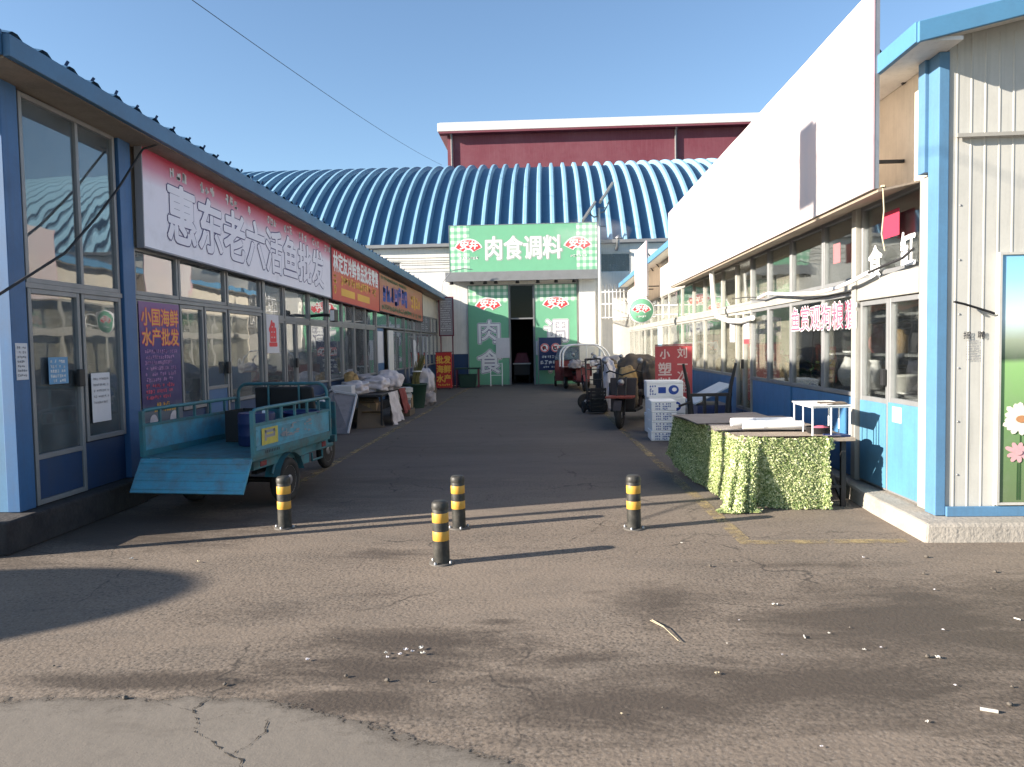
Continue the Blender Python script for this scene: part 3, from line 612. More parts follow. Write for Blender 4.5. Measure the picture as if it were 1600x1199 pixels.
RB().box(3.25, 8.19, 0.155, 3.36, 8.30, 3.05).build('door_post', m_alucream, RR, 0.004)
mb = RB(); mb.box(3.31, 6.81, 3.05, 3.40, 31.4, 4.02); mb.build('sign_band', m_cream, RR)
# front gable wall with pressed ribs
mb = RB(); mb.box(3.326, 6.5, 0.22, 9, 6.6, 4.3)
x = 3.385
while x < 8.9: mb.hexa([(x, 6.5005, .22), (x + .02, 6.5005, .22), (x + .015, 6.4962, .22), (x + .005, 6.4962, .22)], [(x, 6.5005, 4.15), (x + .02, 6.5005, 4.15), (x + .015, 6.4962, 4.15), (x + .005, 6.4962, 4.15)]); x += 0.113
mb.build('gable_wall', m_gable, RR)
RB().box(3.326, 6.46, 0.152, 9, 6.49, 0.235).build('base_strip', m_bluefade, RR, 0.004)
RB().bar((3.37, 6.46, 3.31), (9, 6.46, 3.345), 0.035, 0.03).build('rail', m_alucream, RR)
mb = RB()
for z in (0.5, 0.95, 1.4, 1.85, 2.3, 2.75): mb.lathe([(0.010, -0.003), (0.006, -0.007), (0.001, -0.008)], (3.43, 6.502, z), 'Y', 8)
mb.build('screw', m_galv, RR)
# roof (gable end towards the camera)
mb = RB(); mb.hexa([(2.98, 6.24, 4.06), (9.3, 6.24, 5.45), (9.3, 31.7, 5.45), (2.98, 31.7, 4.06)], [(2.98, 6.24, 4.13), (9.3, 6.24, 5.52), (9.3, 31.7, 5.52), (2.98, 31.7, 4.13)]); mb.build('roof', m_roofblue, RR)
m_lightroof = mat('light blue trim', (0.075, 0.21, 0.36), 0.5, dirt=0.25)
mb = RB(); mb.hexa([(2.94, 6.20, 3.98), (9.3, 6.20, 5.38), (9.3, 6.235, 5.38), (2.94, 6.235, 3.98)], [(2.94, 6.20, 4.14), (9.3, 6.20, 5.54), (9.3, 6.235, 5.54), (2.94, 6.235, 4.14)]); mb.build('gable_trim', m_lightroof, RR, 0.006)
mb = RB(); mb.box(2.93, 6.24, 3.99, 2.975, 31.7, 4.15); mb.build('eave_trim', m_lightroof, RR, 0.006)
mb = RB(); mb.box(2.98, 6.24, 4.0, 3.30, 31.6, 4.03); mb.build('soffit', m_white, RR)
mb = RB(); mb.hexa([(3.0, 6.245, 4.035), (9.0, 6.245, 5.36), (9.0, 6.49, 5.36), (3.0, 6.49, 4.035)], [(3.0, 6.245, 4.055), (9.0, 6.245, 5.375), (9.0, 6.49, 5.375), (3.0, 6.49, 4.055)]); mb.build('verge_soffit', m_white, RR)
mb = RB(); mb.box(8.8, 6.61, 0.16, 8.9, 31.4, 5.3); mb.build('back_wall', m_inwall, RR)
mb = RB(); mb.box(3.4, 31.3, 0.16, 8.8, 31.4, 4.2); mb.build('end_wall', m_cream, RR)
RB().box(3.8, 14.4, 0.16, 8.7, 14.46, 4.0).build('partition', m_inwall, RR)
RB().box(4.10, 11.50, 0.16, 8.7, 11.56, 4.0).build('partition', m_inwall, RR)
RB().box(3.72, 11.6, 0.16, 3.77, 14.38, 3.0).build('partition', m_ribcream, RR)
RB().box(3.80, 14.5, 0.16, 3.85, 31.2, 3.0).build('partition', m_ribcream, RR)
RB().box(4.62, 9.35, 0.16, 4.67, 11.49, 3.0).build('partition', m_ribcream, RR)
# base panels below the sills
for a, b in ((8.31, 10.46), (10.54, 12.46), (13.55, 17.42), (17.5, 22.2), (23.0, 31.2)): RB().box(3.31, a, 0.16, 3.40, b, 1.03).build('base_panel', m_bluesill, RR, 0.004)
rw = lambda y0, y1, z0, z1, gm=m_glassr, fm=m_alucream, **k: window(RB, RR, -1, XR, y0, y1, z0, z1, fm, gm, **k)
Y = [8.31, 9.29, 10.5, 11.56, 12.5, 13.5, 14.6, 16.25, 17.46, 18.96, 20.96, 22.2, 23.0, 24.6, 26.2, 27.8, 29.4, 31.0]
for a, b in zip(Y, Y[1:]):
    rw(a + .004, b - .004, 2.27, 3.04, fm=m_alu if a < 12 else m_alucream)
    if (a, b) in ((12.5, 13.5), (22.2, 23.0)): continue
    rw(a + .004, b - .004, 1.04, 2.17, fm=m_alu if a < 12 else m_alucream)
RB().box(3.28, 8.31, 2.175, 3.36, 31.2, 2.265).build('transom', m_alucream, RR, 0.003)
rw(6.87, 8.18, 2.29, 3.04, fm=m_alu)
RB().box(3.265, 6.865, 2.06, 3.36, 8.185, 2.285).build('door_header', m_alucream, RR, 0.006)
def rdoor(y0, y1, z0, z1, zp, leaf, fm, hy=None):
    o = window(RB, RR, -1, XR - .004, y0, y1, z0, z1, fm, m_glassr, name='door', bars=(zp + .02,))
    RB().box(XR + .008, y0 + .02, z0 + .02, XR - .012, y1 - .02, zp).build('door_panel', leaf, o, 0.004)
    if hy: RB().box(XR - .05, hy - .03, 1.20, XR - .01, hy + .03, 1.36).build('handle', m_black, o, 0.006)
rdoor(6.875, 7.515, 0.165, 2.05, 1.04, m_bluebright, m_alu)
rdoor(7.525, 8.18, 0.165, 2.05, 1.02, m_bluebright, m_alu, 7.56)
rdoor(12.51, 12.99, 0.165, 2.16, 0.5, m_blue, m_alucream, 12.95); rdoor(13.0, 13.49, 0.165, 2.16, 0.5, m_blue, m_alucream)
RB().box(3.30, 22.21, 0.165, 3.35, 22.99, 2.16).build('door', mat('pale blue cloth', (0.30, 0.50, 0.68), 0.8), RR)
# sloping boards under the billboard
mb = RB(); mb.hexa([(2.93, 6.9, 2.955), (3.29, 6.9, 3.03), (3.29, 18.4, 3.03), (2.93, 18.4, 2.955)], [(2.93, 6.9, 2.975), (3.29, 6.9, 3.048), (3.29, 18.4, 3.048), (2.93, 18.4, 2.975)]); mb.build('canopy_board', m_wood, RR)
# billboards
m_palepink = mat('pale pink binding', (.66, .42, .46), .6)
def billboard(label, y0, y1, z0, z1):
    t = thing('billboard', label, 'billboard', (2.90, (y0 + y1) / 2, z0), RZR)
    w2 = (y1 - y0) / 2; h = z1 - z0
    MB().sheet(lambda u, v: (-w2 + 2 * w2 * u, -0.004 + 0.008 * noise.noise(Vector((u * 9, v * 3, y0))), h * v), 60, 10).build('sheet', m_bigsign, t)
    f = MB(); f.box(-w2, 0.012, 0, w2, 0.05, 0.05).box(-w2, 0.012, h - .05, w2, 0.05, h).box(-w2, 0.012, .051, -w2 + .05, 0.05, h - .051).box(w2 - .05, 0.012, .051, w2, 0.05, h - .051)
    k = -w2 + 1.2
    while k < w2 - .3: f.box(k, 0.014, .051, k + .04, 0.05, h - .051); k += 1.2
    f.build('frame', m_galv, t)
    MB().box(-w2 - .004, -0.008, -.004, -w2 + .018, 0.006, h + .004).build('edge_binding', m_palepink, t); MB().box(w2 - .018, -0.008, -.004, w2 + .004, 0.006, h + .004).build('edge_binding', m_palepink, t)
    f = MB()
    for a in (-w2 + .3, 0, w2 - .3): f.bar((a, .05, h - .3), (a, .40, h - .75), .03, .03); f.bar((a, .05, .3), (a, .40, .3), .03, .03)
    f.build('brace', m_black, t)
    return t
billboard('huge blank white billboard leaning along the sunlit shop front', 6.93, 18.3, 2.99, 4.74)
billboard('smaller blank white billboard further along the sunlit row by the round sign', 22.4, 25.4, 3.05, 4.66)
# downpipe, conduit, cords
t = tag(MB().tube([(3.05, 14.3, 3.0), (3.05, 14.1, 2.3), (3.08, 13.95, 2.12), (3.2, 13.6, 2.03), (3.24, 12.9, 2.0), (3.24, 12.2, 2.03)], 0.045, 10).build('downpipe', m_white), 'white elbowed drain pipe hanging below the billboard', 'pipe')
tag(MB().tube([(3.17, 11.6, 2.31), (3.15, 11.03, 2.34), (3.15, 9.9, 2.25), (3.15, 9.06, 2.21), (3.15, 8.43, 2.22), (3.15, 8.0, 2.26), (3.15, 7.62, 2.31)], 0.022, 8).build('conduit', m_whiteclean), 'white plastic conduit sagging along the window transom', 'pipe')
tag(MB().tube([(3.15, 7.62, 2.31), (3.15, 7.3, 2.34), (3.15, 6.91, 2.37), (3.22, 6.85, 2.45)], 0.012, 6).build('cable', m_cable), 'black wire coming out of the white conduit by the glass lettering', 'cable')
tag(MB().tube([(3.2, 13.33, 2.40), (3.2, 12.4, 2.37), (3.17, 11.6, 2.32)], 0.008, 6).build('cable', m_cable), 'dark wire strung to the far end of the white conduit', 'cable')
t = thing('cord', 'pale knotted cord with white tape hanging from the billboard corner', 'cord', (2.95, 6.85, 2.98))
MB().tube([(0, 0, 0), (0.01, 0, -.2), (-0.005, .01, -.4), (.02, 0, -.55)], 0.006, 6).build('string', m_stick, t)
MB().blob((0.01, 0, -.10), .02, .02, .07, .5, 3).build('tape', m_whiteclean, t); MB().blob((0.0, 0, -.01), .025, .025, .03, .5, 3).build('knot', m_stick, t)
# lettering on glass
def glyphs(label, body, size, yc, zc, X, layers, w=1.0, h=1.0, z_step=0.0, cat='window lettering'):
    t = thing('window_lettering', label, cat, (X, yc, zc), RZR)
    for i, (m_, b) in enumerate(layers): text(body, size, m_, t, 0, 0, -0.002 * (i + 1), w, h, b, name='lettering' if i == len(layers) - 1 else 'letter_outline')
    return t
glyphs('red Chinese letters with white outlines across two shop windows', '鱼赏观狗粮猫', 0.335, 9.25, 1.93, 3.262, ((m_whiteclean, 0.013), (m_printpink, 0.003)), 1.08, 0.98)
glyphs('white letter for food on the upper glass beside the white conduit', '食', 0.34, 7.74, 2.42, 3.262, ((m_whiteclean, 0.009),), 0.95, 1.0)
glyphs('white letter for tank on the upper glass over the blue doors', '缸', 0.34, 7.05, 2.46, 3.262, ((m_whiteclean, 0.010),), 0.85, 1.0)
p = board('paper_notice', 'square red festive paper on the upper glass', 'notice', (3.262, 7.40, 2.62), RZR, 0.34, 0.25, 0.004, mat('pink red paper', (0.45, 0.03, 0.07), 0.7))
p = board('paper_notice', 'faded small red paper on the upper glass above the red lettering', 'notice', (3.262, 8.75, 2.52), RZR, 0.20, 0.22, 0.004, mat('faded red paper', (0.45, 0.14, 0.15), 0.7))
p = board('paper_notice', 'pale blue square of paper on the blue shop door', 'notice', (3.284, 7.30, 0.86), RZR, 0.19, 0.15, 0.004, mat('sky blue paper', (0.42, 0.66, 0.80), 0.7))
p = board('paper_notice', 'white bill with black print on the window left of the glass shop door', 'notice', (3.292, 13.75, 1.65), RZR, 0.34, 0.38, 0.004, m_lilac); scrib_lines([(-.14, .14, .3 - .09 * i, .06) for i in range(4)], m_printgrey, p, -.002)
p = board('paper_notice', 'white and red bill on the glass shop door', 'notice', (3.275, 12.7, 1.62), RZR, 0.34, 0.42, 0.004, m_lilac); rects([(-.17, 0, .17, .08)], m_printred, p, -.002, 'print'); scrib_lines([(-.14, .14, .34 - .09 * i, .05) for i in range(3)], m_printgrey, p, -.002)
# gable front
s = board('poster', 'framed meadow picture with white daisies on the ribbed white gable', 'poster', (4.42, 6.465, 0.27), 0, 1.34, 2.06, 0.02, m_mural, frame=0.022, fm=m_gable)
def daisy(cx, cz, r, n, m_p, m_c):
    mb = MB(); mb.flat = True
    for i in range(n):
        a = 2 * math.pi * i / n + rnd.uniform(-.1, .1); L = r * rnd.uniform(.85, 1.1); wv = r * .20; c_, s_ = math.cos(a), math.sin(a)
        pts = [(0.15, -.5), (0.6, -1), (.9, -.7), (1, 0), (.9, .7), (.6, 1), (.15, .5)]
        mb.add([(cx + L * u * c_ - wv * v * s_, -0.003 - 0.0003 * i, cz + (L * u * s_ + wv * v * c_) * .9) for u, v in pts], [tuple(range(7))])
    mb.build('flower_print', m_p, s)
    mb = MB(); mb.flat = True; mb.add([(cx + r * .3 * math.cos(t), -0.011, cz + r * .2 * math.sin(t)) for t in (2 * math.pi * k / 14 for k in range(14))], [tuple(range(14))]); mb.build('flower_centre', m_c, s)
m_petal = mat('petal print', (0.72, 0.70, 0.60), 0.6, dirt=0.2); m_petalp = mat('pink petal print', (0.62, 0.36, 0.38), 0.6, dirt=0.3); m_heart = mat('flower heart print', (0.45, 0.22, 0.10), 0.6)
daisy(-.50, .70, .155, 16, m_petal, m_heart); daisy(.1, .85, .2, 16, m_petal, m_heart); daisy(.45, .5, .14, 14, m_petal, m_heart); daisy(-.52, .42, .11, 9, m_petalp, m_petalp); daisy(-.1, .35, .12, 9, m_petalp, m_petalp)
mb = MB()
for (x, z) in ((-.50, .60), (.1, .7), (-.52, .33)): mb.quad((x - .008, -.0012, .02), (x + .008, -.0012, .02), (x + .006, -.0012, z), (x - .006, -.0012, z))
mb.flat = True; mb.build('stem_print', m_leafdark, s)
t = thing('stencilled_notice', 'black stencilled hiring notice on the ribbed white gable', 'notice', (3.545, 6.487, 1.40), 0)
text('招', 0.065, m_print, t, -.055, .275, 0, 1, 1, 0.001); text('聘', 0.065, m_print, t, .06, .275, 0, 1, 1, 0.001)
scrib_lines([(-.06, .05, .225 - .022 * i, .012) for i in range(8)], m_printgrey, t, 0)
tag(MB().tube([(3.33, 6.39, 1.95), (3.45, 6.45, 1.93), (3.66, 6.45, 1.86), (3.69, 6.46, 1.85)], 0.010, 6).build('cable', m_cable), 'short dark wire running over the blue corner post onto the gable', 'cable')

# ================================================================== MARKET HALL
HY = 32.0
H = thing('market_hall', 'white market hall with a huge blue barrel roof of arched ribs closing the alley', 'hall', (-0.6, HY, 0))
def HB(): return MB(H)
mb = HB()
for (x0, z0, x1, z1) in [(-20, 0, -6.95, 5.85), (-6.2, 0, -1.60, 5.85), (-6.95, 0, -6.2, 4.45), (-6.95, 5.3, -6.2, 5.85), (-1.6, 4.22, -0.62, 5.85), (-0.62, 0, 2.2, 5.85), (2.2, 0, 3.5, 4.65), (2.2, 5.5, 3.5, 5.85), (3.5, 0, 16, 5.85)]:
    mb.box(x0, HY, z0, x1, HY + 0.3, z1)
mb.build('wall', m_hallwall, H)
HB().box(-4.9, HY - .012, 0.02, -3.42, HY - .002, 1.35).build('dado', m_navy, H)
for (x0, z0, x1, z1) in ((-6.95, 4.45, -6.2, 5.3), (2.2, 4.65, 3.5, 5.5)):
    f = HB(); f.box(x0, HY + .06, z0, x0 + .06, HY + .12, z1).box(x1 - .06, HY + .06, z0, x1, HY + .12, z1).box(x0 + .061, HY + .06, z0, x1 - .061, HY + .12, z0 + .06).box(x0 + .061, HY + .06, z1 - .06, x1 - .061, HY + .12, z1)
    o = f.build('window', m_white, H); HB().box(x0 + .06, HY + .085, z0 + .06, x1 - .06, HY + .095, z1 - .06).build('pane', m_glassfilm, o)
mb = HB(); mb.box(-20, HY - .25, 5.86, 16, HY + .1, 6.0); mb.build('gutter', m_alu, H, 0.01)
# dark passage behind the door opening
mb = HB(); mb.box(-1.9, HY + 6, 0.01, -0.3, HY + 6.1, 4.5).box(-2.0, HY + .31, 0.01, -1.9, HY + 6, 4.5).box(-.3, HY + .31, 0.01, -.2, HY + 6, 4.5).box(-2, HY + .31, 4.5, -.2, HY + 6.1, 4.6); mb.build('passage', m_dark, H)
f = HB(); f.box(-1.64, HY - .05, 0.01, -1.585, HY + .02, 4.24).box(-.635, HY - .05, 0.01, -.58, HY + .02, 4.24).box(-1.58, HY + .05, 2.78, -.64, HY + .1, 2.84).box(-1.58, HY - .04, 4.19, -.64, HY + .02, 4.24)
o = f.build('door', m_alu, H); HB().box(-1.58, HY + .07, 2.845, -.64, HY + .08, 4.19).build('pane', m_glassdark, o)
mb = HB(); mb.box(-4.24, 31.34, 4.40, 2.12, HY - .001, 4.70); mb.box(-4.24, 31.29, 4.35, 2.12, 31.339, 4.74); mb.build('canopy', m_alu, H, 0.012)
for x in (-4.0, -3.15, -2.6, -2.15, -1.25, -.4, .35, 1.1):
    t = HB(); t.lathe([(0.06, 4.40), (0.09, 4.25), (0.001, 4.24)], (x, 31.5, 0), 'Z', 10); t.build('canopy_lamp', m_black, H)
mb = HB(); mb.box(1.30, HY - .25, 0.01, 1.98, HY - .001, 4.395); mb.build('pillar', m_hallwall, H, 0.01)
# barrel roof: pressed trapezoid ribs running over the arc
CY, CZ, RAD = 44.4, -4.95, 16.5
a0 = math.degrees(math.atan2(6.0 - CZ, HY - .2 - CY)); prof = []
x = -26.0
while x < 20: prof += [(x, 0), (x + .36, 0), (x + .42, .20), (x + .53, .20)]; x += 0.60
NA = 36; vs = []; n = len(prof)
for i in range(NA + 1):
    a = R(a0 + (180 - a0 - a0 + 0) * 0 + (180 - a0 - a0) * i / NA) if False else R(a0 - (2 * a0 - 180) * i / NA)
    for px, h in prof: vs.append((px, CY + (RAD + h) * math.cos(a), CZ + (RAD + h) * math.sin(a)))
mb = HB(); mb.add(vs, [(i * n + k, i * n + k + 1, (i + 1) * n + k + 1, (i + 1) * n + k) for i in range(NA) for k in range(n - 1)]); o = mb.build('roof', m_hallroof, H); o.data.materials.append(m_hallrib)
for i, p in enumerate(o.data.polygons): p.material_index = 1 if (i % (n - 1)) % 4 in (1, 2) else 0  # sun-facing flanks and rib tops take the painted glare colour
mb = HB(); mb.box(-20, 56.5, 0, 16, 56.8, 6); mb.build('back_wall', m_hallwall, H)
for xx in (-25.9, 19.8):
    mb = HB(); p = [(CY + RAD * math.cos(R(a0 - (2 * a0 - 180) * i / 20)), CZ + RAD * math.sin(R(a0 - (2 * a0 - 180) * i / 20))) for i in range(21)] + [(56.6, 0), (32.1, 0)]
    mb.add([(xx, y, z) for y, z in p], [tuple(range(len(p)))]); mb.build('end_wall', m_hallwall, H)

# hall signs
s = board('hall_sign', 'long green signboard with checked ends and big white letters above the hall canopy', 'sign', (-1.0, 31.55, 4.76), 0, 6.12, 1.92, 0.08, m_green, frame=0.02, fm=m_galv)
rects([(-3.05, 0.005, -2.22, 1.915)], m_ging, s, -0.003, 'checked_print'); rects([(2.22, 0.005, 3.05, 1.915)], m_ging, s, -0.003, 'checked_print')
for cx in (-2.27, 2.27): fan_logo(s, cx, 1.10, 0.60, -0.007)
scrib_lines([(-2.65, -1.75, .58, .11), (1.85, 2.75, .58, .11)], m_printwhite, s, -0.006)
text('肉食调料', 0.80, mat('grey green print', (.34, .40, .36), .6), s, 0.02, 0.955, -0.003, 1.02, 1.28, 0.055, name='letter_outline'); text('肉食调料', 0.80, m_printwhite, s, 0.0, 0.97, -0.006, 1.02, 1.28, 0.014)
def door_panel(label, cx, w, ch2, name='door_sign'):
    s = board(name, label, 'sign', (cx, 31.92, 0.03), 0, w, 4.18, 0.05, m_green, frame=0.015, fm=m_alu)
    rects([(-w / 2 + .004, 3.45, w / 2 - .004, 4.17)], m_ging, s, -0.003, 'checked_print'); fan_logo(s, 0.0, 3.42, 0.58, -0.007)
    for q in (0, 1):
        zz = 2.24 - 1.26 * q
        text(ch2[q], 0.98, m_printwhite, s, 0.02, zz, -0.004, 1.12, 1.06, 0.065, name='letter_outline'); text(ch2[q], 0.98, m_printdim, s, 0.02, zz, -0.007, 1.12, 1.06, 0.042, name='letter_outline'); text(ch2[q], 0.98, m_printwhite, s, 0.02, zz, -0.010, 1.12, 1.06, 0.020)
    return s
door_panel('tall green panel with white letters for meat and food left of the dark hall door', -2.52, 1.70, '肉食')
s = door_panel('tall green panel with white letter for seasoning right of the dark hall door', 0.33, 1.76, '调料')
p = board('paper_notice', 'pale sheet pasted low on the green panel left of the hall door', 'notice', (-1.93, 31.88, 1.15), 0, 0.58, 0.85, 0.01, m_lilac)
p = board('paper_notice', 'pale sheet pasted low on the green panel right of the hall door', 'notice', (-0.36, 31.88, 1.25), 0, 0.36, 0.6, 0.01, m_lilac)
t = board('notice_board', 'grey notice board with dark red frame on posts at the end of the shaded row', 'sign', (-4.15, 30.7, 2.15), 0, 0.52, 1.5, 0.04, m_tarpgrey, frame=0.05, fm=m_redwall)
scrib_lines([(-.22, .22, 1.35 - .09 * i, .04) for i in range(14)], m_printwhite, t, -.003)
MB().box(-.27, .045, -2.14, -.22, .09, 1.5).box(.22, .045, -2.14, .27, .09, 1.5).build('post', m_redwall, t)
t = thing('light_box_sign', 'red light box sign with orange seafood wholesale letters standing on the ground', 'sign', (-4.14, 29.6, 0), 0)
MB().box(-.31, 0, .06, .31, .18, 1.44).build('panel', m_red, t, .01); MB().box(-.33, -.01, .03, .33, .19, .058).box(-.33, -.01, 1.442, .33, .19, 1.47).build('frame', m_redwall, t)
MB().box(-.28, .02, 0, -.2, .16, .029).box(.2, .02, 0, .28, .16, .029).build('foot', m_black, t)
for i, tx in enumerate(('批发', '海鲜', '水产')): text(tx, 0.29, m_printyel, t, 0, 1.16 - .37 * i, -.004, 1, 1.1, .012)
scrib_lines([(-.25, .25, .17, .08)], m_printyel, t, -.004)
t = thing('warning_sign', 'dark blue sign with two round prohibition marks beside the hall door', 'sign', (0.02, 31.45, 0), 0)
MB().box(-.42, 0, .62, .50, .04, 1.98).build('panel', m_drum, t); f = MB(); f.box(-.47, .0, 0, -.425, .05, 2.0).box(.505, 0, 0, .55, .05, 2.0); f.build('post', m_alu, t)
for cx in (-.18, .27):
    mb = MB(); mb.flat = True; mb.add([(cx + .19 * math.cos(a), -.003, 1.55 + .19 * math.sin(a)) for a in (2 * math.pi * k / 24 for k in range(24))], [tuple(range(24))]); mb.build('disc', m_printwhite, t)
    MB().tube([(cx + .165 * math.cos(a), -.004, 1.55 + .165 * math.sin(a)) for a in (2 * math.pi * k / 24 for k in range(24))], .018, 6, True).bar((cx - .12, -.006, 1.66), (cx + .12, -.006, 1.44), .03, .008, (0, 1, 0)).build('ban_ring', m_printred, t)
    scrib_lines([(cx - .11, cx + .10, 1.55, .2)], m_print, t, -.0045)
scrib_lines([(-.3, .35, 1.18, .10), (-.36, .42, .95, .16), (-.25, .3, .76, .08)], m_printwhite, t, -.004)
# little handrail by the door
t = thing('handrail', 'thin white steel handrail in front of the green door panel', 'rail', (-2.0, 31.3, 0))
MB().tube([(-.42, 0, 0), (-.42, 0, .85), (.06, 0, .95), (.06, 0, 0)], .022, 6).build('tube', m_whiteclean, t)
MB().tube([(-.42, 0, .45), (.06, 0, .45)], .015, 6).build('crossbar', m_whiteclean, t)
# security cage above the far end of the sunlit row
t = thing('window_cage', 'white curved steel window cage high on the hall wall', 'grille', (2.85, 31.95, 2.7))
for k in range(9):
    x = -.62 + k * .155; MB().tube([(x, 0, 0), (x, -.30, .05), (x, -.34, .6), (x, -.32, 1.1), (x, -.20, 1.35), (x, 0, 1.45)], .014, 5).build('bar', m_whiteclean, t)
f = MB()
for z, d in ((.06, .31), (.62, .345), (1.12, .325)): f.tube([(-.64, 0, z), (-.64, -d, z), (.64, -d, z), (.64, 0, z)], .016, 5)
f.build('ring', m_whiteclean, t)
# wires on the hall wall
for (z, y) in ((5.55, 31.9), (5.35, 31.92), (5.1, 31.88)):
    tag(MB().tube([(-14, y, z + .1)] + cat_curve((-9, y, z), (-4.1, y, z - .12), .05, 8), .012, 5).build('cable', m_cable), 'thin cables stretched along the white hall wall left of the green sign', 'cable', 'cables along the hall wall')
tag(MB().tube([(-4.3, 30.6, 3.9), (-4.25, 30.7, 4.3), (-3.9, 30.8, 4.75), (-3.4, 30.9, 4.85), (-3.05, 30.95, 4.8)], .018, 6).build('cable', m_galv), 'grey cable hoop bending from the dark eave up to the hall canopy', 'cable')
# solar lamp post
t = thing('solar_lamp', 'slim white solar lamp post with two tilted panels in front of the hall', 'street lamp', (2.02, 29.5, 0))
MB().tube([(0, 0, 0), (0, 0, 3.5), (0, 0, 6.9)], [.07, .06, .045], 10).build('pole', m_white, t); MB().lathe([(.14, 0), (.14, .02), (.08, .05)], (0, 0, 0), 'Z', 12).build('base_plate', m_white, t)
for (x, z, nm) in ((.30, 7.45, 'solar_panel'), (-.38, 6.75, 'lamp_head')):
    a = R(55); dx, dz = .42 * math.cos(a), .42 * math.sin(a)
    MB().hexa([(x - dx - .05, -.3, z - dz + .04), (x - dx + .03, -.3, z - dz), (x - dx + .03, .3, z - dz), (x - dx - .05, .3, z - dz + .04)], [(x + dx - .05, -.3, z + dz + .04), (x + dx + .03, -.3, z + dz), (x + dx + .03, .3, z + dz), (x + dx - .05, .3, z + dz + .04)]).build(nm, m_alu, t, .01)
MB().tube([(0, 0, 6.7), (.2, 0, 6.75), (.42, 0, 7.2)], .03, 6).tube([(0, 0, 6.6), (-.2, 0, 6.55), (-.36, 0, 6.7)], .03, 6).tube([(0, 0, 6.9), (.25, 0, 6.9)], .02, 6).tube([(0, 0, 6.2), (.25, 0, 6.2)], .02, 6).build('bracket', m_alu, t)
# steam drifting off a roof flue
def mat_steam():
    m, n, out = newmat('steam'); v = objco(n)
    s = n.nodes.new('ShaderNodeVectorMath'); s.operation = 'LENGTH'; n.links.new(objco(n, (1 / 1.25, 1 / .5, 1 / .62)), s.inputs[0])
    d = math_(n, 'MULTIPLY', math_(n, 'SUBTRACT', 1.0, s.outputs['Value']), ramp(n, tex(n, 1.5, 5, v, .6), [(.38, 0.0), (.62, 1.0)]))
    p = n.nodes.new('ShaderNodeVolumePrincipled'); p.inputs['Color'].default_value = (1, 1, 1, 1); p.inputs['Anisotropy'].default_value = -0.3
    n.links.new(math_(n, 'MULTIPLY', math_(n, 'MAXIMUM', d, 0), 2.2), p.inputs['Density']); n.links.new(p.outputs[0], out.inputs['Volume']); return m
o = MB().lathe([(.001, -.6), (.6, -.48), (1.05, -.2), (1.15, .1), (.8, .42), (.001, .6)], (0, 0, 0), 'Z', 20); o = o.build('steam', mat_steam()); o.location = (1.75, 30.85, 6.15); o.scale = (1.5, .5, 1.15); o['kind'] = 'stuff'; o['label'] = 'thin white steam drifting past the end of the green hall sign'
t = thing('roof_flue', 'short grey flue at the eave where white steam drifts', 'flue', (2.9, 31.2, 5.6)); MB().tube([(0, .75, 0), (0, .1, .1), (0, 0, .35)], .07, 10).build('pipe', m_galv, t); MB().lathe([(.12, .36), (.12, .40), (.001, .5)], (0, 0, 0), 'Z', 12).build('cowl', m_galv, t)

# ================================================================== RED BUILDING BEHIND
RY = 58.0
B = thing('red_building', 'dark red metal clad block with white eave rising behind the barrel roof', 'building', (-7.45, RY, 0))
def BB(): return MB(B)
BB().box(-7.45, RY, 0, 17.5, RY + 14, 17.9).build('wall', m_redwall, B)
BB().box(-8.1, RY - .7, 17.85, 18.2, RY + 14.6, 18.45).build('eave', m_white, B, .03)
BB().box(-8.0, RY - .68, 17.70, 18.1, RY - .001, 17.845).build('soffit', m_redwall, B)
mb = BB(); mb.hexa([(-8.05, RY - .69, 18.46), (18.15, RY - .69, 18.46), (18.15, RY + 14.6, 18.46), (-8.05, RY + 14.6, 18.46)], [(-7.9, RY - .5, 18.55), (18.0, RY - .5, 18.55), (18.0, RY + 7, 19.0), (-7.9, RY + 7, 19.0)]); mb.build('roof', m_white, B)
for x in (-7.1, 9.75): BB().tube([(x, RY - .12, 0), (x, RY - .12, 17.5), (x, RY - .5, 17.75)], .09, 8).build('downpipe', m_galv, B)
# overhead wire across the sky
tag(MB().tube([(-7.25, 0.5, 6.7)] + cat_curve((-7.41, 16, 9.07), (-7.82, 57.2, 15.34), 0.25, 24), .009, 5).build('overhead_wire', m_cable), 'single thin wire crossing the blue sky towards the red building', 'cable')

# ================================================================== STREET THINGS
# bollards ---------------------------------------------------------------
def bollard(label):
    t = thing('bollard', label, 'bollard', (0, 0, 0), 0, 'striped bollards across the alley mouth')
    MB().lathe([(.062, .004), (.062, .20), (.062, .42), (.060, .425)], n=24).build('post', m_bollard, t)
    c = MB().lathe([(.0645, .425), (.066, .435), (.064, .468), (.052, .482), (.001, .484)], n=24).lathe([(.0645, .425), (.050, .424)], n=24); c.build('cap', m_bollard, t)
    for z in (.183, .323): MB().lathe([(.0622, z), (.0634, z + .002), (.0634, z + .070), (.0622, z + .072)], n=24).build('band', m_yellow, t)
    MB().lathe([(.098, .001), (.098, .008), (.063, .010)], n=20).build('base_plate', m_dull, t)
    b = MB()
    for k in range(4): a = R(45 + 90 * k); b.lathe([(.011, .008), (.011, .024), (.004, .03)], (.083 * math.cos(a), .083 * math.sin(a), 0), 'Z', 6)
    b.build('bolt', m_galv, t)
    return t
b0 = bollard('nearest yellow and black bollard, standing in front of the other three')
b0.location = (-.84, 5.67, 0); b0.rotation_euler = (R(.5), R(-.8), .3)
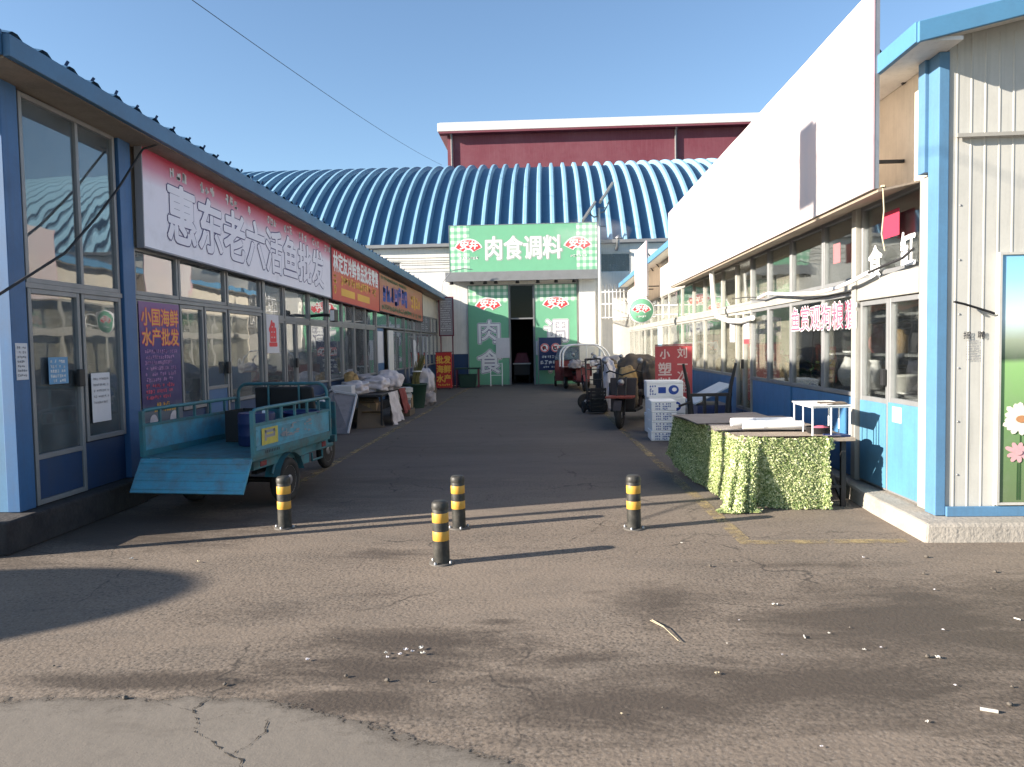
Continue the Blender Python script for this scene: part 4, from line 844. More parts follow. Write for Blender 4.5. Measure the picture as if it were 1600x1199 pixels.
for x, y, rz, l in ((-.84, 6.79, 1.1, 'yellow and black bollard close behind the nearest one'), (.74, 6.73, 2.0, 'yellow and black bollard standing alone toward the green table'), (-2.47, 6.83, .7, 'yellow and black bollard beside the rear wheel of the turquoise tricycle')):
    c = copy_tree(b0); c.location = (x, y, 0); c.rotation_euler = (R(rnd.uniform(-1, 1)), R(rnd.uniform(-1.2, 0)), rz); c['label'] = l

# wheels -------------------------------------------------------------------
def wheel(t, c, r, wd, axis='X', spokes=0, m_rim=None, name='wheel'):
    """rim part with its tyre as sub-part; axis is the axle direction in the thing's frame"""
    h = wd / 2
    rim = MB().lathe([(.02, -h * .9), (r * .22, -h * .9), (r * .24, -h * .4), (r * .60, -h * .5), (r * .64, -h * .8), (r * .64, h * .8), (r * .60, h * .5), (r * .24, h * .4), (r * .22, h * .9), (.02, h * .9)], c, axis, 24)
    o = rim.build(name, m_rim or m_galv, t)
    MB().lathe([(r * .63, -h * .75), (r * .72, -h), (r * .90, -h), (r * .98, -h * .6), (r, 0), (r * .98, h * .6), (r * .90, h), (r * .72, h), (r * .63, h * .75)], c, axis, 28).build('tyre', m_rubber, o)
    return o

# turquoise cargo tricycle -------------------------------------------------
T = thing('cargo_tricycle', 'turquoise cargo tricycle with its tailgate let down beside the shaded shop', 'tricycle', (-3.50, 7.28, 0), R(-7))
W2, L = .60, 1.86
m = MB(); m.box(-W2, 0, .56, W2, L, .60); m.build('bed_floor', m_turq, T, .004)
f = MB(); f.box(-W2 + .05, .1, .46, -W2 + .13, 1.9, .555).box(W2 - .13, .1, .46, W2 - .05, 1.9, .555).box(-.08, 1.9, .42, .08, 2.6, .50)
for y in (.15, .8, 1.5, 2.3): f.box(-W2 + .131, y, .47, W2 - .131, y + .06, .55)
f.build('chassis', m_turq, T)
def side(sx):
    f = MB(); X = sx * W2
    f.box(X - .02, 0, .601, X + .02, .04, 1.06).box(X - .02, L - .04, .601, X + .02, L, 1.06).box(X - .018, .04, .601, X + .018, L - .04, .66).box(X - .018, .04, .90, X + .018, L - .04, .93)
    f.tube([(X, .02, 1.03), (X, .06, 1.065), (X, .3, 1.07), (X, L - .06, 1.07), (X, L - .02, 1.04)], .02, 8)
    for k in range(1, 6): f.box(X - .012, k * L / 6 - .012, .93, X + .012, k * L / 6 + .012, 1.06)
    o = f.build('side_rail', m_turq, T)
    p = MB(); p.box(X - .008, .041, .661, X + .008, L - .041, .899)
    for z in (.70, .86): p.box(X + sx * .0085, .06, z - .008, X + sx * .015, L - .06, z + .008)
    p.build('side_panel', m_turqblue, o)
    return o
so_ = side(1); side(-1)
s = MB(); s.flat = True    # stickers on the outer face (x = const): built flat and turned by hand
def vrect(mb, x, y0, z0, y1, z1): mb.quad((x, y0, z0), (x, y1, z0), (x, y1, z1), (x, y0, z1))
X = W2 + .0165
vrect(s, X, .16, .70, .50, .87); s.build('sticker', mat('faded yellow decal', (.45, .40, .08), .6, dirt=.5, dscale=15), so_)
s = MB(); s.flat = True
r_ = random.Random(4)
for i in range(26):
    y = .55 + r_.random() * .75; z = .72 + r_.random() * .14; a = r_.random() * .09; vrect(s, X + .0006, y, z, y + .012 + a, z + .012 + r_.random() * .03 * (a < .04))
for y, z, a, b in ((.22, .74, .26, .85), (.22, .82, .44, .85), (.40, .78, .44, .85), (.26, .77, .44, .80)): vrect(s, X + .0006, y, z, a if a > y else y + .02, b)
s.build('sticker', m_printgrey, so_)
s = MB(); s.flat = True; scribble(MB(), 0, 0.1, 0, .05, 0)
for i in range(9): vrect(s, W2 + .0185, .22 + i * .035, .615, .24 + i * .035, .645)
s.build('sticker', m_print, so_)
f = MB(); hx = W2 - .02   # front hoop
f.tube([(-hx, L - .02, .6), (-hx, L - .02, 1.12)] + [(-hx + .12 - .12 * math.cos(a), L - .02, 1.12 + .12 * math.sin(a)) for a in (R(k * 15) for k in range(1, 6))] + [(-hx + .12, L - .02, 1.24), (hx - .12, L - .02, 1.24)] + [(hx - .12 + .12 * math.sin(a), L - .02, 1.12 + .12 * math.cos(a)) for a in (R(k * 15) for k in range(1, 6))] + [(hx, L - .02, 1.12), (hx, L - .02, .6)], .02, 8)
f.tube([(-.18, L - .02, .6), (-.18, L - .02, 1.24)], .015, 6).tube([(.22, L - .02, .6), (.22, L - .02, 1.24)], .015, 6).box(-hx, L - .035, .6, hx, L - .005, .93)
f.build('front_rail', m_turq, T)
# tailgate hanging open
g = MB(); ta = R(58); zt, yt = .585, -.012; Lg = .36
d = Vector((0, -math.cos(ta) * 1.0, -math.sin(ta))); nrm = Vector((0, -math.sin(ta), math.cos(ta)))
def tg(u, k, n_): return tuple(Vector((u, yt, zt)) + d * k + nrm * n_)
g.hexa([tg(-W2, 0, -.012), tg(W2, 0, -.012), tg(W2, Lg, -.012), tg(-W2, Lg, -.012)], [tg(-W2, 0, .008), tg(W2, 0, .008), tg(W2, Lg, .008), tg(-W2, Lg, .008)])
for k in (.03, .12, .21, .30): g.hexa([tg(-W2 + .02, k, .0085), tg(W2 - .02, k, .0085), tg(W2 - .02, k + .03, .0085), tg(-W2 + .02, k + .03, .0085)], [tg(-W2 + .02, k + .006, .016), tg(W2 - .02, k + .006, .016), tg(W2 - .02, k + .024, .016), tg(-W2 + .02, k + .024, .016)])
g.build('tailgate', m_turqblue, T)
g = MB()
for u in (-.45, .45): g.lathe([(.016, u - .05), (.016, u + .05)], (0, -.006, .575), 'X', 10)
g.build('hinge', m_galv, T)
# running gear
for sx in (-1, 1):
    wheel(T, (sx * .53, .80, .245), .245, .13)
    f = MB(); f.tube([(sx * .53, .80 + .31 * math.cos(R(a)), .245 + .31 * math.sin(R(a))) for a in range(15, 170, 12)], .02, 6)
    f.sheet(lambda u, v: (sx * .53 + (-.085 + .17 * u), .80 + .30 * math.cos(R(15 + 150 * v)), .245 + .30 * math.sin(R(15 + 150 * v))), 2, 12); f.build('mudguard', m_turq, T)
f = MB(); f.tube([(-.5, .80, .245), (.5, .80, .245)], .03, 8).blob((0, .8, .25), .11, .12, .11, .1, 2, 8)
for sx in (-.36, .36): f.box(sx - .03, .45, .36, sx + .03, 1.15, .39); f.box(sx - .02, .77, .27, sx + .02, .83, .36)
f.build('axle', m_black, T)
f = MB(); f.box(W2 - .05, 1.10, .36, W2 - .02, 1.30, .46).tube([(W2 - .04, 1.42, .45), (W2 - .04, 1.42, .36), (W2 - .04, 1.7, .36), (W2 - .04, 1.7, .45)], .013, 6); f.build('step_bar', m_turq, T)
f = MB(); f.box(W2 + .021, .10, .50, W2 + .03, .22, .55).box(W2 + .021, 1.56, .50, W2 + .03, 1.66, .56); f.build('side_reflector', m_maroon, T)
f = MB(); f.box(-.42, 1.95, .60, .42, 2.38, .78); f.build('seat', m_black, T, .04)
f = MB(); f.hexa([(-.40, 1.90, .80), (.40, 1.90, .80), (.40, 1.98, .80), (-.40, 1.98, .80)], [(-.38, 1.86, 1.20), (.38, 1.86, 1.20), (.38, 1.93, 1.20), (-.38, 1.93, 1.20)]); f.build('backrest', m_black, T, .03)
f = MB(); f.box(-.22, 2.4, .34, .22, 2.85, .40).hexa([(-.13, 2.2, .55), (.13, 2.2, .55), (.10, 2.75, .62), (-.10, 2.75, .62)], [(-.10, 2.3, .74), (.10, 2.3, .74), (.07, 2.7, .92), (-.07, 2.7, .92)]); f.build('body', m_turq, T, .02)
wheel(T, (0, 3.08, .245), .245, .09)
f = MB()
for sx in (-.075, .075): f.tube([(sx, 3.08, .245), (sx, 2.90, .70), (sx, 2.82, .95)], .018, 8)
f.tube([(-.36, 2.62, 1.06), (-.28, 2.72, 1.10), (-.06, 2.82, 1.02), (.06, 2.82, 1.02), (.28, 2.72, 1.10), (.36, 2.62, 1.06)], .014, 8); f.build('fork', m_galv, T)
f = MB(); f.lathe([(.07, 0), (.09, .05), (.085, .09), (.001, .10)], (0, 2.90, .88), 'Y', 14); f.build('headlight', m_white, T)
f = MB(); f.sheet(lambda u, v: (-.07 + .14 * u, 3.08 + .29 * math.cos(R(30 + 120 * v)), .245 + .29 * math.sin(R(30 + 120 * v))), 2, 10); f.build('front_mudguard', m_turq, T)
f = MB(); f.hexa([(-.28, 2.80, .40), (.28, 2.80, .40), (.28, 2.84, .40), (-.28, 2.84, .40)], [(-.30, 2.74, .95), (.30, 2.74, .95), (.30, 2.77, .95), (-.30, 2.77, .95)]); f.build('leg_shield', m_turq, T, .015)
def tri_pt(x, y, z=0):
    a = R(-7); return (-3.50 + x * math.cos(a) - y * math.sin(a), 7.28 + x * math.sin(a) + y * math.cos(a), z)
# load in the bed
def drum(label, x, y, r, h):
    t = thing('drum', label, 'drum', tri_pt(x, y, .603)); MB().lathe([(r * .94, 0), (r, .02), (r, h * .3), (r * 1.02, h * .32), (r, h * .34), (r, h * .66), (r * 1.02, h * .68), (r, h * .7), (r, h - .02), (r * .96, h), (r * .9, h - .005), (.001, h - .012)], n=24).build('barrel', m_drum, t)
    MB().lathe([(.035, h - .01), (.035, h + .02), (.001, h + .022)], (r * .5, 0, 0), 'Z', 10).build('cap', m_whiteclean, t)
drum('dark blue plastic drum standing in the tricycle bed', .12, .98, .20, .36)
t = thing('tub', 'dark blue open tub beside the drum in the tricycle bed', 'tub', tri_pt(.40, 1.50, .603), R(-7)); MB().lathe([(.17, 0), (.21, .30), (.225, .31), (.225, .33), (.20, .33), (.16, .03), (.001, .03)], n=20).build('shell', m_drum, t)
t = thing('crate', 'black plastic crate against the blue drum in the tricycle bed', 'crate', tri_pt(-.22, 1.36, .603), R(-7)); f = MB(); f.box(-.15, -.2, 0, .15, .2, .02)
for a in (-.15, .14): f.box(a, -.2, .021, a + .01, .2, .36)
for a in (-.2, .19): f.box(-.139, a, .021, .139, a + .01, .36)
f.build('shell', m_black, t)
t = tag(MB().blob((0, 0, .10), .16, .14, .12, .5, 2.5, 12, 3).build('plastic_bag', m_bagwhite), 'crumpled whitish plastic bag lying by the drum in the tricycle bed', 'bag'); t.location = tri_pt(.38, 1.12, .605)

# goods stall on the shaded side ------------------------------------------------
t = thing('stall_table', 'dark stall table heaped with bags in front of the red shop sign', 'table', (-3.98, 16.8, 0))
MB().box(-.55, -1.35, .64, .52, 1.35, .69).build('table_top', m_black, t, .006)
for sx in (-.5, .47):
    for sy in (-1.3, 1.27): MB().box(sx, sy, 0, sx + .04, sy + .04, .639).build('leg', m_black, t)
def heap(label, cat, name, c, rx, ry, rz, m, seed, amp=.35, fr=2.2, group=None):
    o = MB().crease((0, 0, rz * .72), rx, ry, rz, amp * .8, fr, seed).build(name, m); o.location = c; return tag(o, label, cat, group)
heap('grey plastic bag slumped at the near end of the stall table', 'bag', 'plastic_bag', (-4.15, 15.95, .692), .3, .35, .16, m_bagwhite, 1)
heap('whitish plastic bag at the middle of the stall table', 'bag', 'plastic_bag', (-3.85, 16.6, .692), .30, .34, .20, m_bagwhite, 2)
heap('big pale plastic bag bulging over the stall table edge', 'bag', 'plastic_bag', (-3.70, 17.3, .692), .30, .38, .26, m_bagwhite, 4)
heap('dull grey cloth bundle at the back of the stall table', 'bundle', 'cloth_bundle', (-4.25, 17.0, .692), .28, .6, .22, m_tarpgrey, 5)
heap('small tan bundle by the shop window on the stall table', 'bundle', 'cloth_bundle', (-4.32, 16.35, .692), .16, .2, .26, m_tan, 6)
o = tag(MB().box(-.22, -.25, 0, .22, .25, .20).build('carton', m_lilac, None, .01), 'pale carton on the near corner of the stall table', 'box'); o.location = (-4.28, 15.60, .692)
def hang(label, name, x0, y0, y1, z1, z0, m, seed, cat, flare=.10):
    return tag(MB().sheet(lambda u, v: (x0 + flare * v + .03 * math.sin(u * 19 + seed) * (0.3 + v) + .04 * noise.noise(Vector((u * 4, v * 4, seed))), y0 + (y1 - y0) * u, z1 + (z0 - z1) * v + .03 * math.sin(u * 7 + seed) * v), 24, 16).build(name, m), label, cat)
hang('whitish plastic sheet hanging down from the stall table to the ground', 'plastic_sheet', -3.43, 15.9, 16.9, .70, .03, m_bagwhite, 3, 'sheet', .12)
hang('dull red cloth hanging from the far end of the stall table', 'cloth', -3.42, 17.0, 17.7, .72, .16, mat('dull red cloth', (.22, .05, .045), .8, dirt=.5, dscale=6), 8, 'cloth')
t = thing('folding_board', 'grey board with pale edges leaning against the near side of the stall', 'board', (-4.02, 14.6, 0))
MB().hexa([(-.46, .0, .005), (.12, -.25, .005), (.15, -.22, .02), (-.43, .03, .02)], [(-.46, .62, .80), (.10, .52, .70), (.12, .55, .715), (-.43, .65, .815)]).build('panel', m_tarpgrey, t, .004)
MB().bar((-.46, .61, .81), (.12, .52, .715), .05, .04).bar((.13, -.26, .02), (.12, .52, .70), .035, .04).build('edge_strip', m_lilac, t)
t = thing('leaning_board', 'dark board leaning beside the hanging plastic sheet', 'board', (-3.62, 15.4, 0)); MB().hexa([(-.35, -.1, .004), (.2, .1, .004), (.19, .13, .004), (-.36, -.07, .004)], [(-.4, .35, .62), (.0, .42, .62), (-.01, .45, .62), (-.41, .38, .62)]).build('panel', m_brown, t)
for i, (dx, l) in enumerate(((0, 'bottom white tray of the small tilted stack by the red cloth'), (.015, 'second white tray from the bottom of the tilted stack by the red cloth'), (.03, 'third white tray from the bottom of the tilted stack by the red cloth'), (.045, 'topmost white tray of the tilted stack by the red cloth'))):
    t = thing('tray', l, 'tray', (-3.62 + dx, 18.35, .16 + .14 * i), R(8 + 3 * i), 'stacked trays by the stall'); f = MB(); f.box(-.2, -.3, 0, .2, .3, .02).box(-.2, -.3, .021, -.185, .3, .09).box(.185, -.3, .021, .2, .3, .09).box(-.184, -.3, .021, .184, -.285, .09).box(-.184, .285, .021, .184, .3, .09); f.build('shell', m_white if i != 1 else m_printgrey, t); MB().box(-.205, -.305, .091, .205, .305, .10).build('rim', m_white, t)
o = tag(MB().box(-.24, -.34, 0, .24, .34, .155).build('carton', m_brown, None, .01), 'brown carton under the tilted stack of trays', 'box'); o.location = (-3.6, 18.35, 0)
for l, c, sz, rz, mm in (('brown carton at the foot of the stall table beside the leaning dark board', (-3.75, 15.75, .002), (.42, .34, .30), 12, m_carton), ('small open brown carton on top of the carton by the stall table', (-3.77, 15.78, .304), (.34, .28, .20), -8, m_carton), ('white carton half under the stall table', (-3.95, 16.4, .002), (.40, .5, .32), 4, m_lilac),
                         ('brown carton on the far end of the stall table', (-3.82, 17.92, .692), (.36, .34, .22), -14, m_carton), ('flattened carton leaning on the stack of trays', (-3.52, 18.95, .002), (.10, .5, .45), 6, m_carton)):
    t = thing('carton', l, 'box', c, R(rz)); X_, Y_, Z_ = sz[0] / 2, sz[1] / 2, sz[2]
    MB().box(-X_, -Y_, 0, X_, Y_, Z_).build('body', mm, t, .006); f = MB(); f.box(-.025, -Y_ - .002, Z_ * .5, .025, -Y_ + .001, Z_ + .002).box(-.025, -Y_ - .002, Z_ + .0005, .025, Y_, Z_ + .003); f.build('tape', m_tan, t)
    q = MB(); q.hexa([(-X_, -Y_, Z_), (X_, -Y_, Z_), (X_, -Y_ + .004, Z_), (-X_, -Y_ + .004, Z_)], [(-X_ + .01, -Y_ - .09, Z_ + .05), (X_ - .01, -Y_ - .09, Z_ + .05), (X_ - .01, -Y_ - .086, Z_ + .055), (-X_ + .01, -Y_ - .086, Z_ + .055)]); q.build('flap', mm, t)
t = thing('bin', 'dark green bin holding a bundle of olive poles', 'bin', (-3.72, 20.6, 0)); MB().lathe([(.28, 0), (.36, .62), (.38, .63), (.38, .67), (.34, .67), (.26, .03), (.001, .03)], n=20).build('shell', m_darkgreen, t)
t = thing('pole_bundle', 'bundle of olive brooms and canes tied with white tape', 'bundle', (-3.70, 20.6, .04)); f = MB(); r_ = random.Random(2)
for i in range(22):
    a, b = r_.uniform(-.12, .12), r_.uniform(-.12, .12); f.tube([(a, b, 0), (a * .6 + .05, b * .6, .8), (a * .9 + .17 + r_.uniform(-.04, .05), b * .9, 1.15 + r_.uniform(0, .28))], [.022, .02, .012], 5)
f.build('canes', m_olive, t); MB().lathe([(.14, 0), (.14, .03)], (.08, 0, .95), 'Z', 14).build('tape', m_whiteclean, t)
heap('white sack leaning behind the dark green bin', 'sack', 'sack', (-3.55, 21.5, .35), .26, .3, .42, m_bagwhite, 9)
heap('dark crate load under the white sack', 'bundle', 'cloth_bundle', (-3.55, 21.5, .0), .3, .32, .27, m_tarpgrey, 11)
hang('white cloth hanging from a rack post by the far shaded windows', 'cloth', -4.35, 24.2, 24.6, 1.9, 1.05, m_cloth, 5, 'cloth', .05)
t = thing('rack', 'thin steel rack frame standing by the far shaded windows', 'rack', (-4.2, 23.6, 0))
f = MB(); f.tube([(-.2, 0, 0), (-.2, 0, 2.0), (.25, 0, 2.0), (.25, 0, 0)], .02, 6).tube([(-.2, .7, 0), (-.2, .7, 2.0), (.25, .7, 2.0), (.25, .7, 0)], .02, 6).tube([(-.2, 0, 2.0), (-.2, .7, 2.0)], .02, 6).tube([(.25, 0, 2.0), (.25, .7, 2.0)], .02, 6); f.build('tube', m_galv, t)
MB().box(-.2, 0, .78, .25, .7, .80).build('shelf', m_galv, t)
heap('dark bundle of nets under the thin steel rack', 'bundle', 'cloth_bundle', (-4.05, 24.0, 0), .4, .8, .5, m_brown, 12)
t = thing('market_table', 'dark green table standing by the hall wall', 'table', (-3.3, 30.6, 0)); MB().box(-.5, -.3, .74, .5, .3, .80).build('table_top', m_darkgreen, t, .005)
for a in (-.46, .42):
    for b in (-.26, .22): MB().box(a, b, 0, a + .04, b + .04, .739).build('leg', m_redwall, t)
t = thing('storage_bin', 'dark green lidded bin under the dark green table', 'bin', (-3.3, 30.6, 0)); MB().hexa([(-.32, -.2, 0), (.32, -.2, 0), (.32, .2, 0), (-.32, .2, 0)], [(-.36, -.23, .5), (.36, -.23, .5), (.36, .23, .5), (-.36, .23, .5)]).build('shell', m_darkgreen, t, .02); MB().box(-.37, -.24, .501, .37, .24, .54).build('lid', m_darkgreen, t, .01)

# vehicles and goods on the sunlit side ----------------------------------------
def motor_trike(label, loc, rz, mbody, cargo=True, hoop=False):
    t = thing('cargo_tricycle', label, 'tricycle', loc, rz)       # local +y is forward
    wheel(t, (0, 1.28, .27), .27, .10)
    for sx in (-.42, .42): wheel(t, (sx, -.75, .25), .25, .12)
    f = MB()
    for sx in (-.085, .085): f.tube([(sx, 1.28, .27), (sx, 1.12, .72), (sx, 1.02, 1.0)], .02, 8)
    f.tube([(-.36, .78, 1.08), (-.26, .92, 1.12), (0, 1.0, 1.04), (.26, .92, 1.12), (.36, .78, 1.08)], .016, 8); f.build('fork', m_black, t)
    f = MB(); f.sheet(lambda u, v: (-.075 + .15 * u, 1.28 + .32 * math.cos(R(20 + 130 * v)), .27 + .32 * math.sin(R(20 + 130 * v))), 3, 12); f.build('front_mudguard', mbody, t)
    f = MB(); f.lathe([(.04, -.06), (.062, .0), (.062, .04), (.001, .05)], (0, 1.12, .90), 'Y', 16); f.build('headlight', m_galv, t)
    f = MB(); f.hexa([(-.24, .92, .34), (.24, .92, .34), (.24, .97, .34), (-.24, .97, .34)], [(-.27, .80, .98), (.27, .80, .98), (.27, .86, .98), (-.27, .86, .98)]); f.build('leg_shield', mbody, t, .02)
    f = MB(); f.box(-.26, .1, .30, .26, .92, .35).box(-.06, -1.2, .34, .06, .3, .42); f.build('footboard', m_black, t, .01)
    f = MB(); f.box(-.26, -.18, .55, .26, .22, .70); f.build('seat', m_black, t, .05); f = MB(); f.box(-.22, -.15, .351, .22, .18, .549); f.build('seat_box', mbody, t, .02)
    f = MB(); f.box(-.52, -1.55, .48, .52, -.25, .53)
    for a, b, c, d in ((-.52, -1.55, -.49, -.25), (.49, -1.55, .52, -.25)): f.box(a, b, .531, c, d, .82)
    f.box(-.489, -.28, .531, .489, -.25, .82).box(-.489, -1.55, .531, .489, -1.52, .82); f.build('cargo_bed', mbody, t, .006)
    for sx in (-1, 1):
        MB().tube([(sx * .26, .92, 1.10), (sx * .34, .96, 1.28)], .008, 6).build('mirror_stem', m_black, t); MB().lathe([(.06, 0), (.06, .015), (.001, .02)], (sx * .35, .95, 1.32), 'Y', 12).build('mirror', m_galv, t)
    return t
t = motor_trike('heaped red cargo tricycle with a black front wheel facing the camera beside the foam boxes', (1.72, 15.98, 0), R(164), mat('grimy vehicle body', (0.035, 0.026, 0.025), .6, dirt=.6))
f = MB(); f.box(-.26, 1.0, .60, .26, 1.42, .64).build('front_rack', m_orange, t, .008)
heap('brown tarpaulin heaped over the load of the red tricycle', 'tarpaulin', 'tarpaulin', (1.98, 16.9, .54), .50, .62, .50, m_brown, 21, .35)
heap('tan sack on the seat of the red tricycle', 'sack', 'sack', (1.66, 16.02, .70), .20, .22, .28, m_tan, 22, .22)
heap('brown bundle on the footboard of the red tricycle', 'bundle', 'cloth_bundle', (1.60, 15.45, .36), .22, .2, .34, m_brown, 23, .22)
heap('frayed dark bundle on the far side of the red tricycle load', 'bundle', 'cloth_bundle', (2.2, 16.3, .60), .22, .3, .40, m_brown, 24, .3, 3)
t = motor_trike('red tricycle with a white hoop canopy frame parked near the hall', (1.12, 28.0, 0), R(186), m_maroon)
f = MB()
for yy in (.55, -.35):
    f.tube([(-1.05, yy, .85)] + [(-.45 - .6 * math.cos(R(a)), yy, 1.05 + .6 * math.sin(R(a))) for a in range(0, 91, 15)] + [(.0, yy, 1.66)] + [(.25 + .42 * math.sin(R(a)), yy, 1.24 + .42 * math.cos(R(a))) for a in range(0, 91, 15)] + [(.67, yy, .85)], .032, 8)
for (x, z) in ((-.45, 1.65), (.2, 1.66)): f.tube([(x, .55, z), (x, -.35, z)], .025, 6)
f.tube([(-.2, .55, 1.65), (-.2, .50, .8)], .022, 6); f.build('canopy_frame', m_whiteclean, t)
f = MB(); f.sheet(lambda u, v: (-.75 + 1.1 * u, .57, .95 + .65 * v), 6, 4); f.build('windscreen', m_glassr, t)
f = MB(); f.box(-1.05, -.6, .84, .67, .5, .86).build('rail', m_maroon, t)
heap('grey cloth bundle on the front of the hooped red tricycle', 'bundle', 'cloth_bundle', (.95, 27.0, .82), .25, .2, .18, m_tarpgrey, 31)
heap('white patterned bag on the side of the hooped red tricycle', 'bag', 'bag', (1.75, 27.2, .88), .28, .25, .20, m_bagwhite, 32)
t = thing('cargo_cart', 'red metal cargo cart body parked behind the hooped tricycle', 'cart', (.72, 30.3, 0))
f = MB(); f.box(-.48, -.6, .25, .48, .6, .30)
for a in (-.48, .45): f.box(a, -.6, .301, a + .03, .6, 1.05)
f.box(-.449, -.6, .301, .449, -.57, 1.05).box(-.449, .57, .301, .449, .6, 1.05); f.build('body', m_maroon, t, .01)
f = MB(); f.hexa([(-.5, -.62, 1.055), (.5, -.62, 1.055), (.5, .62, 1.055), (-.5, .62, 1.055)], [(-.34, -.5, 1.55), (.5, -.5, 1.60), (.5, .5, 1.60), (-.34, .5, 1.55)]); f.build('cab_window', m_glassfilm, t, .04)
MB().box(-.42, -.56, 1.61, .52, .56, 1.66).build('cab_roof', m_white, t, .02)
for a in (-.5, .42): wheel(t, (a + .04, .1, .22), .22, .10)
t = thing('cargo_tricycle', 'dark tricycle with a maroon cover waiting inside the hall door', 'tricycle', (-1.18, 33.2, 0), 0)
f = MB(); f.hexa([(-.36, 0, .9), (.36, 0, .9), (.36, 1.5, .9), (-.36, 1.5, .9)], [(-.22, .15, 1.35), (.22, .15, 1.35), (.22, 1.4, 1.35), (-.22, 1.4, 1.35)]); f.build('cover', m_redwall, t, .05)
MB().box(-.40, -.03, .84, .40, .03, .90).build('bumper', m_white, t, .01); f = MB(); f.box(-.36, 0.04, .35, .36, 1.5, .84); f.build('body', m_black, t, .02)
for a in (-.32, .32): wheel(t, (a, .4, .24), .24, .1)
t = motor_trike('dark motor tricycle parked behind the black hand truck by the sunlit windows', (1.75, 21.6, 0), R(172), m_black)
heap('grey bundle in the bed of the dark motor tricycle', 'bundle', 'cloth_bundle', (1.9, 22.5, .54), .46, .55, .45, m_tarpgrey, 61)
heap('dark bundle on the seat of the dark motor tricycle', 'bundle', 'cloth_bundle', (1.75, 21.5, .70), .22, .25, .30, m_brown, 62)
# hand truck and sacks
def hand_truck(label, x, y, rz, tilt):
    t = thing('hand_truck', label, 'hand truck', (x, y, 0), rz, None)
    f = MB(); tl = math.tan(R(tilt))
    for sx in (-.2, .2): f.tube([(sx, 0, .12), (sx, .12 * 0 + tl * 1.05, 1.15), (sx * .95, tl * 1.15 + .06, 1.30)], .024, 8)
    for z in (.3, .55, .8, 1.05): f.tube([(-.2, tl * (z - .12), z), (.2, tl * (z - .12), z)], .015, 6)
    f.tube([(-.19, tl * 1.15 + .06, 1.3), (.19, tl * 1.15 + .06, 1.3)], .02, 8); f.build('frame', m_black, t)
    MB().box(-.24, -.26, .04, .24, .0, .055).build('toe_plate', m_black, t)
    for sx in (-.27, .27): wheel(t, (sx, .12, .14), .14, .06, m_rim=m_black)
    return t
hand_truck('black hand truck standing upright beside the red tricycle', 1.12, 18.3, R(12), 8)
t = thing('trolley_wheel_frame', 'dark folded barrow with one big wheel facing the alley', 'barrow', (.92, 19.2, 0), R(10))
wheel(t, (0, 0, .21), .21, .08, 'Y', m_rim=m_galv); MB().tube([(0, .06, .21), (.3, .1, .35), (.42, .1, 1.1)], .025, 8).tube([(0, -.06, .21), (.3, -.1, .35), (.40, -.1, 1.0)], .025, 8).box(.1, -.12, .3, .5, .12, .36).build('frame', m_black, t)
heap('white sack standing upright behind the black hand truck', 'sack', 'sack', (1.52, 19.0, 0), .20, .28, .72, m_bagwhite, 41)
for i, (l, z) in enumerate((('lower black crate loaded on the black hand truck', .06), ('upper black crate loaded on the black hand truck', .345))):
    t = thing('crate', l, 'crate', (1.14, 18.12, z), R(12), 'crates on the hand truck'); f = MB(); f.box(-.19, -.13, 0, .19, .13, .02)
    for q in (0, 1, 2): zz = .03 + q * .085; f.box(-.195, -.135, zz, .195, -.12, zz + .06).box(-.195, .12, zz, .195, .135, zz + .06).box(-.195, -.119, zz, -.18, .119, zz + .06).box(.18, -.119, zz, .195, .119, zz + .06)
    for sx in (-.19, .165):
        for sy in (-.1345, .1155): f.box(sx, sy, .02, sx + .025, sy + .019, .275)
    f.build('shell', m_black, t)
heap('round pale bundle at the foot of the hand truck', 'bundle', 'cloth_bundle', (1.5, 17.7, .42), .14, .2, .15, m_bagwhite, 43, .2)
heap('small tan carton shaped bundle above the white sack', 'bundle', 'cloth_bundle', (1.72, 19.6, .62), .24, .24, .32, m_tan, 44, .2)
# red sheet sign
t = thing('standing_sign', 'faded red standing sign with pale letters for plastics in front of the sunlit windows', 'sign', (2.47, 15.1, 0), R(-6))
MB().box(-.36, 0, .50, .36, .03, 1.60).build('panel', mat('faded red board', (.42, .07, .075), .7, dirt=.4), t, .004); f = MB()
for a in (-.34, .31): f.box(a, .031, 0, a + .03, .06, 1.58)
f.box(-.36, -.02, 1.605, .36, .05, 1.63); f.build('frame', m_redwall, t)
m_pale = mat('pale worn lettering', (.62, .48, .44), .7, dirt=.3)
for i, (ch, sz) in enumerate((('小', .20), ('塑', .28), ('料', .28))): text(ch, sz, m_pale, t, -.17, 1.44 - .30 * i, -.003, 1, 1, .006)
for i, ch in enumerate('刘一次性'): text(ch, .21, m_pale, t, .17, 1.46 - .23 * i, -.003, 1, 1.05, .004)
